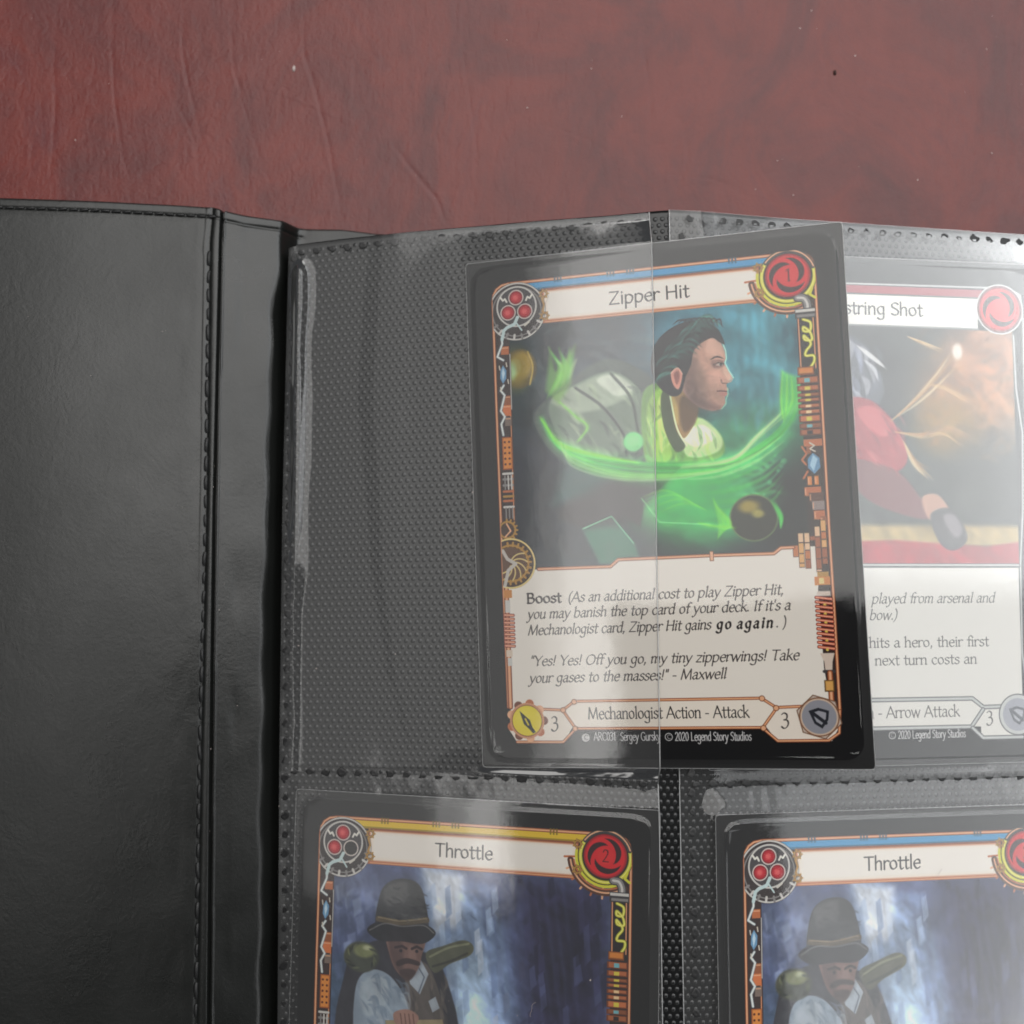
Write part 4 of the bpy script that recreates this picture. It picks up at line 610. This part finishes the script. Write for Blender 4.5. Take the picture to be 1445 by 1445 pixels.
for pts, dep, wd in CREASES:
    P = catmull([at(x, y, 0)[:2] for x, y in pts], 8); x0, y0 = P.min(0) - 3; x1, y1 = P.max(0) + 3
    i0, i1 = np.searchsorted(tx, [x0, x1]); j0, j1 = np.searchsorted(ty, [y0, y1])
    if i1 <= i0 or j1 <= j0: continue
    X, Y = TX[j0:j1, i0:i1], TY[j0:j1, i0:i1]; best = np.full(X.shape, 1e9); side = np.zeros(X.shape); kk = np.zeros(X.shape)
    for i in range(len(P) - 1):
        ax, ay = P[i]; ex, ey = P[i + 1] - P[i]; L_ = ex * ex + ey * ey + 1e-9; t = np.clip(((X - ax) * ex + (Y - ay) * ey) / L_, 0, 1); d = np.hypot(X - ax - t * ex, Y - ay - t * ey); m_ = d < best
        best = np.where(m_, d, best); side = np.where(m_, np.sign((X - ax) * ey - (Y - ay) * ex), side); kk = np.where(m_, (i + t) / (len(P) - 1), kk)
    fade = np.sin(np.pi * np.clip(kk, .03, .97)) ** .5; TZ[j0:j1, i0:i1] += .85 * fade * (-dep * np.exp(-(best / wd) ** 2) + .35 * dep * np.exp(-((best * side - 1.5 * wd) / wd) ** 2))
lf = value_noise(len(tx), len(ty), 60, 60, 5); TZ += (lf - .5) * .25; TZ += (warped(len(ty), len(tx), 7, 5, 91, .4, 1.0) - .5) * .045 * (np.abs(TY - 68) < 26)
table = quads('tabletop', np.stack([TX, TY, TZ], -1).reshape(-1, 3), grid_faces(len(tx), len(ty)), M_TABLE); tag(table, 'worn dark red leather table top with fine creases', kind='structure')
for nm, px, py, r, m_, lb in (('crumb', 415, 97, .5, M_CRUMB, 'tiny pale crumb lying on the red leather above the binder cover'), ('grit', 1178, 103, .42, M_GRIT, 'tiny dark grain of grit lying on the red leather, upper right')):
    c = at(px, py, 0); V = []; 
    for j in range(4):
        for i in range(8): a = i * .785 + j * .3; q_ = r * (math.cos(j * .45)) * (.75 + .5 * rr.rand()); V.append((c[0] + math.cos(a) * q_ * .75, c[1] + math.sin(a) * q_ * 1.25, .05 + r * .8 * math.sin(j * .45)))
    Fc = [(j * 8 + i, j * 8 + (i + 1) % 8, j * 8 + 8 + (i + 1) % 8, j * 8 + 8 + i) for j in range(3) for i in range(8)] + [tuple(range(24, 32))]
    tag(mesh(nm, V, Fc, m_, None, (c[0], c[1], 0)), lb, 'speck')
# ---------------------------------------------------------------- the binder
BO = np.array([-48.0, 0.0, 0.0]); binder = empty('card_binder', BO); tag(binder, 'black leatherette card binder lying open with embossed black pocket pages', 'binder')
def B(name, V, Fc, m_, parent=None, origin=None, **k):
    """part of the binder; world millimetres in, placed under its parent"""
    par = parent or binder; po = np.array(par.get('o_', (0, 0, 0)), float) if parent else BO; org = np.array(origin if origin is not None else BO, float)
    o = (quads if isinstance(Fc, np.ndarray) else mesh)(name, np.asarray(V, float) - po, Fc, m_, par, org - po, **k); o['o_'] = tuple(org); return o
# inside cover and spine: one padded sheet, with the stitched hem and the fold as relief
fold = np.array([at(x, y, 8.5)[:2] for x, y in ((315, 300), (313, 340), (304, 715), (299, 1100), (296, 1440))]); seam = np.array([at(x, y, 9)[:2] for x, y in ((299, 300), (295, 340), (290, 715), (281, 1100), (276, 1440))])
def xf(y): return np.interp(-y, -fold[:, 1], fold[:, 0]) + np.where(y < fold[-1, 1], (y - fold[-1, 1]) * .012, 0)
def xs(y): return np.interp(-y, -seam[:, 1], seam[:, 0]) + np.where(y < seam[-1, 1], (y - seam[-1, 1]) * .02, 0)
edge = np.array([at(*p) for p in ((-60, 274, 12.1), (0, 277, 11.6), (150, 283, 10.3), (250, 288, 9.5), (300, 291.5, 9.0), (316, 297, 8.6), (345, 304, 7.4), (400, 315, 4.0), (480, 322, 2.0), (530, 328, 2.0), (600, 331, 2.0))])
def ye(x): return np.interp(x, edge[:, 0], edge[:, 1])
def zc(x, y):
    f = xf(y); d = x - f; g_ = .7 + 1.6 * smooth(36, 47, y) - .5 * smooth(10, -20, y) + .35 * np.sin(y / 7.3) * np.sin(y / 3.1 + 1); left = 9.0 - .055 * np.minimum(d + 3, 0) + .35 * np.exp(-((d + 28) / 16.0) ** 2)
    right = np.maximum(8.9 - .28 * d, 5.0) - 3.4 * smooth(7.9 + g_, 11.9 + g_ * .5, d)
    z = np.where(d < .6, left, np.minimum(left, right)); return z
cx = np.unique(np.concatenate([np.arange(-175, -62, .9), np.arange(-62, -50, .16), np.arange(-50, -18, .5)])); ct_ = np.concatenate([[0, 0.02, .06, .14, .28, .45, .65, .9], np.arange(1.1, 3.4, .14), np.arange(3.5, 215, .9)])
CXg, CT = np.meshgrid(cx, ct_); CYg = ye(CXg) - CT; CZ = zc(CXg, CYg); dS = CXg - xs(CYg); dF = CXg - xf(CYg)
wr = value_noise(len(cx), len(ct_), 26, 5, 61) - .5; wr2 = value_noise(len(cx), len(ct_), 14, 9, 62) - .5; lf = value_noise(len(cx), len(ct_), 60, 40, 63) - .5
hem = (CT > 2.4) * (dS < -.5)
CZ -= .26 * np.exp(-(dS / .42) ** 2) * (CT > .2) + 1.3 * np.exp(-(dF / .24) ** 2); CZ -= .20 * np.exp(-((CT - 1.95) / .3) ** 2) * (dF < 14)
CZ += .07 * np.exp(-((dS - 1.1) / .6) ** 2) + .10 * smooth(-.4, -2.5, dS) * smooth(2.2, 3.6, CT) + .02 * np.exp(-((CT - 1.0) / .5) ** 2)
CZ += wr * .16 * np.exp(-((dS + 2.2) / 3.0) ** 2) * smooth(40, -20, CYg) + lf * .22 * (dS < -1) + wr2 * .10 * np.exp(-((dS + 8) / 9) ** 2)
CZ += wr2 * .22 * smooth(1.5, 4, dF) + (value_noise(len(cx), len(ct_), 30, 12, 64) - .5) * .5 * smooth(2, 5, dF) * smooth(14, 4, CT)
CZ -= (.6 - np.sqrt(np.clip(.36 - (.6 - np.minimum(CT, .6)) ** 2, 0, 1)))
ev = np.stack([CXg, CYg, CZ], -1); sk = ev[:1].copy(); sk[..., 2] -= np.clip(sk[..., 2] - .6, .4, 3.0) ; ev = np.concatenate([sk, ev], 0); nx = len(cx)
split = int(np.searchsorted(cx, -53.2)); f_all = grid_faces(nx, len(ct_) + 1); col_ = f_all[:, 0] % nx
def part_grid(a, b): sub = ev[:, a:b].reshape(-1, 3); return sub, grid_faces(b - a, len(ct_) + 1)
split_x = cx[split]
v_, f_ = part_grid(0, split + 1); cover = B('cover', v_, f_, M_COVER); v_, f_ = part_grid(split, nx); spine = B('spine', v_, f_, M_COVER)
# stitches: one shared thread loop, a child of the cover each
st_v, st_f = tube([(0, -1.12, -.2), (0, -.85, .0), (0, 0, .08), (0, .85, .0), (0, 1.12, -.2)], .40, 6); st_me = None
def stitch(x, y, z, a, s=1.0):
    global st_me
    if st_me is None:
        o = B('stitch', np.array(st_v) + BO, st_f, M_THREAD, cover, BO); st_me = o.data
    else: o = bpy.data.objects.new('stitch', st_me); COL.objects.link(o); o.parent = cover
    o.location = ((x - BO[0]) * MM, (y - BO[1]) * MM, (z - BO[2]) * MM); o.rotation_euler = (0, 0, a); o.scale = (s, s, s)
def cover_z(x, y): return float(zc(np.array(x), np.array(y)))
y = 47.0
while y > -106: stitch(float(xs(np.array(y))), y, cover_z(float(xs(np.array(y))), y) - .16, -.01 + rr.randn() * .05, .98 + .1 * rr.randn()); y -= 3.52
x = -56.5
while x > -103: yy = float(ye(np.array(x))) - 1.95; stitch(x, yy, cover_z(x, yy) - .14, 1.57 + .10 + rr.randn() * .08, .62); x -= 1.95
# the pocket page: an arched black sheet
ZK = np.array([[-46, 6.3], [-43, 6.7], [-30, 8.6], [-18, 10.4], [-7, 12.2], [8, 15.1], [18, 17.2], [23, 18.2], [26.5, 18.6], [30, 18.55], [35, 18.1], [50, 16.2], [99, 9.7], [110, 8.0]])
_zx = np.linspace(-45, 110, 400); _zz = np.interp(_zx, ZK[:, 0], ZK[:, 1]); _k = np.exp(-np.linspace(-2, 2, 21) ** 2); _zz = np.convolve(np.pad(_zz, 10, 'reflect', reflect_type='odd'), _k / _k.sum(), 'valid')
def zp(x): return np.interp(x, _zx, _zz)
TOPPX = [(404, 351), (421, 345), (480, 337.5), (580, 327), (658, 320.5), (760, 311.5), (850, 305), (901, 300.5), (930, 297.5), (950, 296.5), (1000, 299.5), (1100, 308), (1236, 317.5), (1438, 331)]
def solve_top():
    o = []
    for x, y in TOPPX:
        z = 12.0
        for _ in range(8): p = at(x, y, z); z = float(zp(p[0]))
        o.append(p)
    return np.array(o)
TP = solve_top()
def yt(x): return np.interp(x, TP[:, 0], TP[:, 1])
def xl(y): return np.interp(y, [-100, -48, 0, 50], [-42.5, -42.9, -43.0, -42.5])
PX1, PYB, YW = 102.0, -150.0, -48.2
u_ = np.linspace(0, 1, 240); t_ = np.concatenate([[0], np.linspace(.004, 1, 60)])
PXg = np.zeros((len(t_), len(u_))); PYg = PXg.copy()
for j, t in enumerate(t_):
    yy = 51 - t * 201; x0 = float(xl(np.array(yy))); PXg[j] = x0 + u_ * (PX1 - x0); PYg[j] = yt(PXg[j]) + t * (PYB - yt(PXg[j]))
top = np.stack([PXg, PYg, zp(PXg)], -1).reshape(-1, 3); bot = top - [0, 0, .7]; nu, nt_ = len(u_), len(t_); n_ = nu * nt_
rim = [k for k in range(nu)] + [k * nu + nu - 1 for k in range(1, nt_)] + [n_ - 1 - k for k in range(1, nu)] + [(nt_ - 1 - k) * nu for k in range(1, nt_ - 1)]
fs = np.concatenate([grid_faces(nu, nt_)[:, ::-1], grid_faces(nu, nt_, n_), np.array([(rim[k], rim[(k + 1) % len(rim)], rim[(k + 1) % len(rim)] + n_, rim[k] + n_) for k in range(len(rim))])])
page = B('page', np.concatenate([top, bot]), fs, M_PAGE)
for k in range(1, 6):                            # the filled pages lying under it
    q_ = top.copy(); q_[:, 2] = 1.9 + (q_[:, 2] - 1.9) * (1 - k * .165); q_[:, 0] += .25 * k; b_ = q_ - [0, 0, .7]
    B('page', np.concatenate([q_, b_]), fs, M_PAGE)
# embossing: little round bosses in a staggered lattice over the page
hx, hy = 1.28, 1.12; ring = [(math.cos(a), math.sin(a)) for a in np.arange(8) * math.pi / 4]
bx, by = [], []
row = 0; yy = 54.0
while yy > -104:
    xx = np.arange(-43.6, 100, hx) + (hx / 2 if row % 2 else 0); bx.append(xx - .0); by.append(np.full(len(xx), yy)); yy -= hy; row += 1
bx, by = np.concatenate(bx), np.concatenate(by); sl = (by - yt(bx)) * .0; by = by + (yt(bx) - 51.0) * np.clip((by + 48) / 100, 0, 1)
keep = (bx > xl(by) + .45) & (by < yt(bx) - .45); bx, by = bx[keep], by[keep]; nb = len(bx)
lay = [(.47, -.02), (.36, .055), (.19, .115), (.0, .13)]; vv = []
for r_, h_ in lay[:3]:
    for c_, s_ in ring: X = bx + c_ * r_; vv.append(np.stack([X, by + s_ * r_, zp(X) + h_], -1))
vv.append(np.stack([bx, by, zp(bx) + .135], -1)); VV = np.stack(vv, 1); base = np.arange(nb)[:, None, None] * 25
fq = [(l * 8 + i, l * 8 + (i + 1) % 8, l * 8 + 8 + (i + 1) % 8, l * 8 + 8 + i) for l in range(2) for i in range(8)] + [(16 + i, 16 + (i + 1) % 8, 16 + (i + 2) % 8, 24) for i in (0, 2, 4, 6)]
emb = B('embossing', VV.reshape(-1, 3), (base + np.array(fq)[None])  .reshape(-1, 4), M_BOSS, page); emb['kind'] = 'stuff'
# ---------------------------------------------------------------- the sleeved cards
def rot3(r): return np.array(Euler(r, 'XYZ').to_matrix())
def fit_frame(tl, tr, z, ry):
    """Place a card of known tilt so that its frame's upper corners stand where the photograph shows them."""
    p = np.array([0, 0, z, 0, ry, 0], float)
    loc = np.array([[-28.3, 40.8, 0], [28.3, 40.8, 0]])
    def proj(P):
        d = (P - np.array([0, CAM_Y, CAM_Z])) @ ROT; return np.stack([C_PX + F_PX * d[:, 0] / -d[:, 2], C_PX - F_PX * d[:, 1] / -d[:, 2]], -1)
    m_ = at((tl[0] + tr[0]) / 2, (tl[1] + tr[1]) / 2, z); p[0], p[1] = m_[0], m_[1] - 40.8
    res = lambda p: (proj(loc @ rot3(p[3:]).T + p[:3]) - np.array([tl, tr])).ravel()
    for _ in range(30):
        r = res(p); J = np.stack([(res(p + np.eye(6)[k] * 1e-4) - r) / 1e-4 for k in (0, 1, 5)], 1); p[[0, 1, 5]] += np.linalg.lstsq(J, -r, rcond=None)[0]
    return p
def rrect(w_, h_, r, n=7):
    o = []
    for cx_, cy_, a0 in ((w_ / 2 - r, h_ / 2 - r, 0), (-w_ / 2 + r, h_ / 2 - r, 90), (-w_ / 2 + r, -h_ / 2 + r, 180), (w_ / 2 - r, -h_ / 2 + r, 270)):
        o += [(cx_ + r * math.cos(math.radians(a0 + 90 * k / n)), cy_ + r * math.sin(math.radians(a0 + 90 * k / n))) for k in range(n + 1)]
    return o
CARDS = []
SW, SH = 66.0, 91.0
def trading_card(pose, m_face, label, bow=0.0, seed=1):
    t = empty('trading_card', pose[:3], tuple(pose[3:])); tag(t, label, 'trading card', 'sleeved trading cards in the binder')
    zb = lambda x: bow * (1 - (x / 33.0) ** 2)
    o = rrect(CW, CH, 3.0); n = len(o); V = [(x, y, .36) for x, y in o] + [(x, y, .06) for x, y in o]; Fc = [tuple(range(n))] + [(k, k + n, (k + 1) % n + n, (k + 1) % n) for k in range(n)] + [tuple(range(2 * n - 1, n - 1, -1))]
    c = mesh('printed_card', V, Fc, [m_face, M_CARDSIDE], t, (0, 0, 0), False); me = c.data; uv = me.uv_layers.new(name='UVMap')
    for p in me.polygons:
        p.material_index = 0 if p.index == 0 else 1
        for li in p.loop_indices: v = me.vertices[me.loops[li].vertex_index].co; uv.data[li].uv = ((v.x / MM + CW / 2) / CW, (v.y / MM + CH / 2) / CH)
    # sleeve: opaque black back, clear front that dips to the welded rim round the card
    o = rrect(SW, SH, .6, 3); n = len(o); V = [(x, y, .03) for x, y in o] + [(x, y, -.07) for x, y in o]; mesh('sleeve_back', V, [tuple(range(n))] + [(k, k + n, (k + 1) % n + n, (k + 1) % n) for k in range(n)] + [tuple(range(2 * n - 1, n - 1, -1))], M_BACK, t, (0, 0, 0), False)
    ax_ = np.unique(np.concatenate([np.linspace(-33, -30.4, 14), np.linspace(-30.4, 30.4, 30), np.linspace(30.4, 33, 14)])); ay_ = np.unique(np.concatenate([np.linspace(-45.5, -42.6, 14), np.linspace(-42.6, 42.6, 40), np.linspace(42.6, 45.5, 14)]))
    X, Y = np.meshgrid(ax_, ay_); qx, qy = np.abs(X) - (CW / 2 - 3), np.abs(Y) - (CH / 2 - 3); d = np.hypot(np.maximum(qx, 0), np.maximum(qy, 0)) + np.minimum(np.maximum(qx, qy), 0) - 3
    wv = value_noise(len(ax_), len(ay_), 14, 16, seed) - .5; Z = .26 + (.48 - .26) * (1 - smooth(-.15, .8, d)) + wv * .16 * (d < -.3)
    fr_ = B_quads = quads('sleeve_front', np.stack([X, Y, Z], -1).reshape(-1, 3), grid_faces(len(ax_), len(ay_)), M_SLEEVE, t)
    k_ = rrect(SW, SH, .6, 3); ev_, ef_ = tube([(x, y, .22) for x, y in k_ + k_[:1]], .05, 5); mesh('sleeve_rim', ev_, ef_, M_EDGE, t)
    CARDS.append((np.array(pose[:3], float), rot3(pose[3:]))); return t
F_Z, F_Y, F_B, F_A = face_zipper(), face_throttle(srgb(236, 198, 50), (1, 1, 0), '2'), face_throttle(srgb(70, 158, 208), (1, 1, 1), '2'), face_arrow()
P_Z = np.array([25.269, .463, 20.621, -.009, -.235, .039]); P_LL = fit_frame((457, 1152), (888, 1180), 12.9, -.178); P_LR = fit_frame((1037, 1188), (1489, 1171), 15.2, .125)
P_TR = np.array([66.4, -.3, 14.5, 0, .131, 0.0])
trading_card(P_Z, m_print('print_zipper', F_Z), 'sleeved Zipper Hit card with a green picture, half out of the upper left pocket', seed=3)
trading_card(P_LL, m_print('print_yellow', F_Y), 'sleeved Throttle card with a yellow band and red number 2, lower left pocket', seed=4)
trading_card(P_LR, m_print('print_blue', F_B), 'sleeved Throttle card with a blue band, in the lower right pocket', seed=5)
trading_card(P_TR, m_print('print_arrow', F_A), 'pale-framed arrow attack card with a red strip, behind the film of the upper right pocket', seed=6)
# ---------------------------------------------------------------- clear pocket films, draped over page and cards
def drape(x0, x1f, ytop, ybot, cards, pins, gap, ripple, lift):
    """A sheet relaxed over whatever is in the pocket. x0,x1f: edges as functions of y."""
    ny, nx_ = 190, 120; v = np.linspace(0, 1, ny)[:, None]; u = np.linspace(0, 1, nx_)[None]
    Yc = ytop + (ybot - ytop) * v; X0, X1 = x0(Yc), x1f(Yc); X = X0 + (X1 - X0) * u; Y = Yc + (yt(X) - 51.2) * np.clip((Yc + 48.2) / 99.4, 0, 1)
    base = zp(X) + .26; LB = base.copy()
    for k in cards:
        loc, Rm = CARDS[k]; n = Rm[:, 2]; zc_ = loc[2] - ((X - loc[0]) * n[0] + (Y - loc[1]) * n[1]) / n[2]; q = np.stack([X - loc[0], Y - loc[1], zc_ - loc[2]], -1) @ Rm
        ins = (np.abs(q[..., 0]) < 33.3) & (np.abs(q[..., 1]) < 45.8); LB = np.where(ins, np.maximum(LB, zc_ + .57), LB)
    H_ = LB + gap; pin = pins(X, Y, u, v)
    for it in range(420):
        Hn = H_.copy(); Hn[1:-1, 1:-1] = .25 * (H_[:-2, 1:-1] + H_[2:, 1:-1] + H_[1:-1, :-2] + H_[1:-1, 2:]); Hn[:, 0] = Hn[:, 1]; Hn[:, -1] = 2 * Hn[:, -2] - Hn[:, -3]; Hn[0] = Hn[1]; Hn[-1] = Hn[-2]
        H_ = np.where(pin, base + lift, np.maximum(Hn, LB + gap * .2))
    H_ = H_ + ripple(X, Y)
    return X, Y, H_
def film(args, edge_u=None, name='pocket_film'):
    X, Y, Z = args; ny, nx_ = X.shape; V = np.stack([X, Y, Z], -1).reshape(-1, 3); Fc = grid_faces(nx_, ny); mi = np.zeros(len(Fc), int)
    e = np.stack([X[:, edge_u], Y[:, edge_u], Z[:, edge_u]], -1); ev_, ef_ = tube(e[::3], .11, 5); ef_ = np.array(ef_) + len(V)
    o = B(name, np.concatenate([V, ev_]), np.concatenate([Fc, ef_]), [M_FILM, M_EDGE], page, mats=np.concatenate([mi, np.ones(len(ef_), int)])); return o
GLx = lambda y: np.interp(y, [-100, -48, 52], [25.5, 25.15, 24.45]); GRx = lambda y: np.interp(y, [-100, -48, 52], [29.2, 28.75, 27.9])
_n1 = value_noise(400, 400, 60, 90, 71) - .5; _n2 = value_noise(400, 400, 34, 60, 72) - .5
def nz(a, x, y): return a[np.clip(((y + 160) * 1.8).astype(int), 0, 399), np.clip(((x + 50) * 2.4).astype(int), 0, 399)]
_n3 = value_noise(900, 900, 7, 9, 73) - .5; _n4 = value_noise(900, 900, 16, 40, 74) - .5
def nf(a, x, y): return a[np.clip(((y + 160) * 4).astype(int), 0, 899), np.clip(((x + 50) * 5.8).astype(int), 0, 899)]
def rip_left(X, Y):
    f = smooth(-46, 44, Y); b = (1.6 + .6 * nf(_n4, X * 0, Y)) * np.exp(-((X + 39.9 + (1 - f) * .8 + .5 * nf(_n4, X * 0 + 20, Y)) / (1.2 + .5 * nf(_n4, X * 0 - 30, Y))) ** 2) * (.15 + .85 * f) * smooth(48, 44, Y)
    c_ = np.interp(Y, [-44, -30, -10, 20, 45], [-17.5, -21, -24, -26.3, -24.6]) + 3 * nz(_n2, X * 0 + 5, Y); d_ = X - c_
    return b + nf(_n3, X, Y) * .28 * np.exp(-((X + 41.6) / 1.0) ** 2) + .26 * np.tanh(d_ / (1.9 + .9 * (1 - f))) - .26 * np.tanh(d_ / 20.0) + nz(_n1, X, Y) * .16
def rip_right(X, Y): return nz(_n1, X, Y) * .25 + .12 * np.exp(-((X - 34) / 2.5) ** 2)
def rip_low(X, Y): return nf(_n3, X, Y) * .07 * np.exp(-((Y + 50.5) / 1.6) ** 2) +  nz(_n2, X, Y) * .22 * smooth(-49, -54, Y)
pl = lambda X, Y, u, v: (X < xl(Y) + 2.0) | (Y > yt(X) - 1.3) | (np.abs(Y - YW) < .9)
pr = lambda X, Y, u, v: (X < GRx(Y) + 2.6) | (X > 98) | (Y > yt(X) - 1.3) | (np.abs(Y - YW) < .9)
FL = [drape(lambda y: xl(y) + .15, GLx, 51.0, YW, [0], pl, .35, rip_left, 0), drape(GRx, lambda y: 0 * y + 100.5, 51.0, YW, [3], pr, .3, rip_right, .5),
      drape(lambda y: xl(y) + .15, GLx, YW - .02, -148, [1], pl, .25, rip_low, 0), drape(GRx, lambda y: 0 * y + 100.5, YW - .02, -148, [2], pr, .25, rip_low, .3)]
for a_, e_ in zip(FL, (-1, 0, -1, 0)): film(a_, e_)
# ---------------------------------------------------------------- weld marks along the pocket edges
weld_me = []
for k in range(6):
    pr_ = [(math.cos(i * .628) * (.82 + .3 * rr.randn() * .6) * (1.0), math.sin(i * .628) * (.62 + .25 * rr.randn() * .6)) for i in range(10)]
    V = [(x, y, 0) for x, y in pr_] + [(x * .72, y * .72, .07) for x, y in pr_] + [(x * .35, y * .35, .02) for x, y in pr_]
    Fc = [(l * 10 + i, l * 10 + (i + 1) % 10, l * 10 + 10 + (i + 1) % 10, l * 10 + 10 + i) for l in range(2) for i in range(10)] + [tuple(range(20, 30))]
    me = bpy.data.meshes.new('weld_mark'); me.from_pydata((np.array(V) * MM).tolist(), [], Fc); me.materials.append(M_WELD); me.polygons.foreach_set('use_smooth', np.ones(len(me.polygons), bool)); weld_me.append(me)
def weld(x, y, a=0.0):
    z = float(zp(np.array(x))) + .31 + (0 if x < 26 else .5 if y > -30 else .3) - (.0 if y > -60 or x < 26 else 0); o = bpy.data.objects.new('weld_mark', weld_me[rr.randint(6)]); COL.objects.link(o); o.parent = page
    o.location = ((x - BO[0]) * MM, (y - BO[1]) * MM, (z - BO[2]) * MM); sl_ = (float(zp(np.array(x + 1.0))) - float(zp(np.array(x - 1.0)))) / 2; o.rotation_euler = (0, -math.atan(sl_), a + rr.randn() * .25); s = .95 + .12 * rr.randn(); o.scale = (s, s, 1)
x = -39.9
while x < 98:
    if not 23.8 < x < 29.0: weld(x, float(yt(np.array(x))) - 1.75); weld(x, YW)
    x += 2.98
y = 47.6
while y > -104:
    weld(float(xl(np.array(y))) + 1.35, y, 1.57); weld(float(GRx(np.array(y))) + 2.15, y, 1.57); y -= 3.35
# a little dust on film and leatherette
V, Fc = [], []
for k in range(150):
    if k >= 115: p_ = at(rr.uniform(0, 1445), rr.uniform(0, 285), 0); x, y, z = p_[0], p_[1], .06
    elif k < 60: x, y = rr.uniform(-95, -50), rr.uniform(-95, 48); z = float(zc(np.array(x), np.array(y))) + .05
    else: X_, Y_, Z_ = FL[rr.randint(4)]; i, j = rr.randint(X_.shape[0]), rr.randint(X_.shape[1]); x, y, z = X_[i, j], Y_[i, j], Z_[i, j] + .05
    r_ = .05 + .11 * rr.rand() ** 2; n0 = len(V); V += [(x + r_ * math.cos(a) * (.6 + .6 * rr.rand()), y + r_ * math.sin(a) * (.6 + .8 * rr.rand()), z) for a in (0, 1.26, 2.5, 3.8, 5)] + [(x, y, z + r_ * .6)]; Fc += [(n0 + i, n0 + (i + 1) % 5, n0 + 5) for i in range(5)]
for k in range(8, 12):                           # a few lint fibres on the film
    if k < 7: x, y = rr.uniform(-94, -56), rr.uniform(-90, 46); z = float(zc(np.array(x), np.array(y))) + .12
    else: X_, Y_, Z_ = FL[k % 4]; i, j = rr.randint(20, 160), rr.randint(10, 100); x, y, z = X_[i, j], Y_[i, j], Z_[i, j] + .12
    a = rr.rand() * 6.28; p_ = [(x, y, z)]
    for i in range(9): a += rr.randn() * .35; p_.append((p_[-1][0] + .32 * math.cos(a), p_[-1][1] + .32 * math.sin(a), z + .05 * rr.rand()))
    tv_, tf_ = tube(p_, .022, 4); Fc += [tuple(q_ + len(V) for q_ in f__) for f__ in tf_]; V += [tuple(v__) for v__ in tv_]
tag(mesh('dust', V, Fc, M_CRUMB), 'fine pale dust specks scattered over pocket film and black cover', kind='stuff')
for o in S.objects:
    if 'o_' in o: del o['o_']
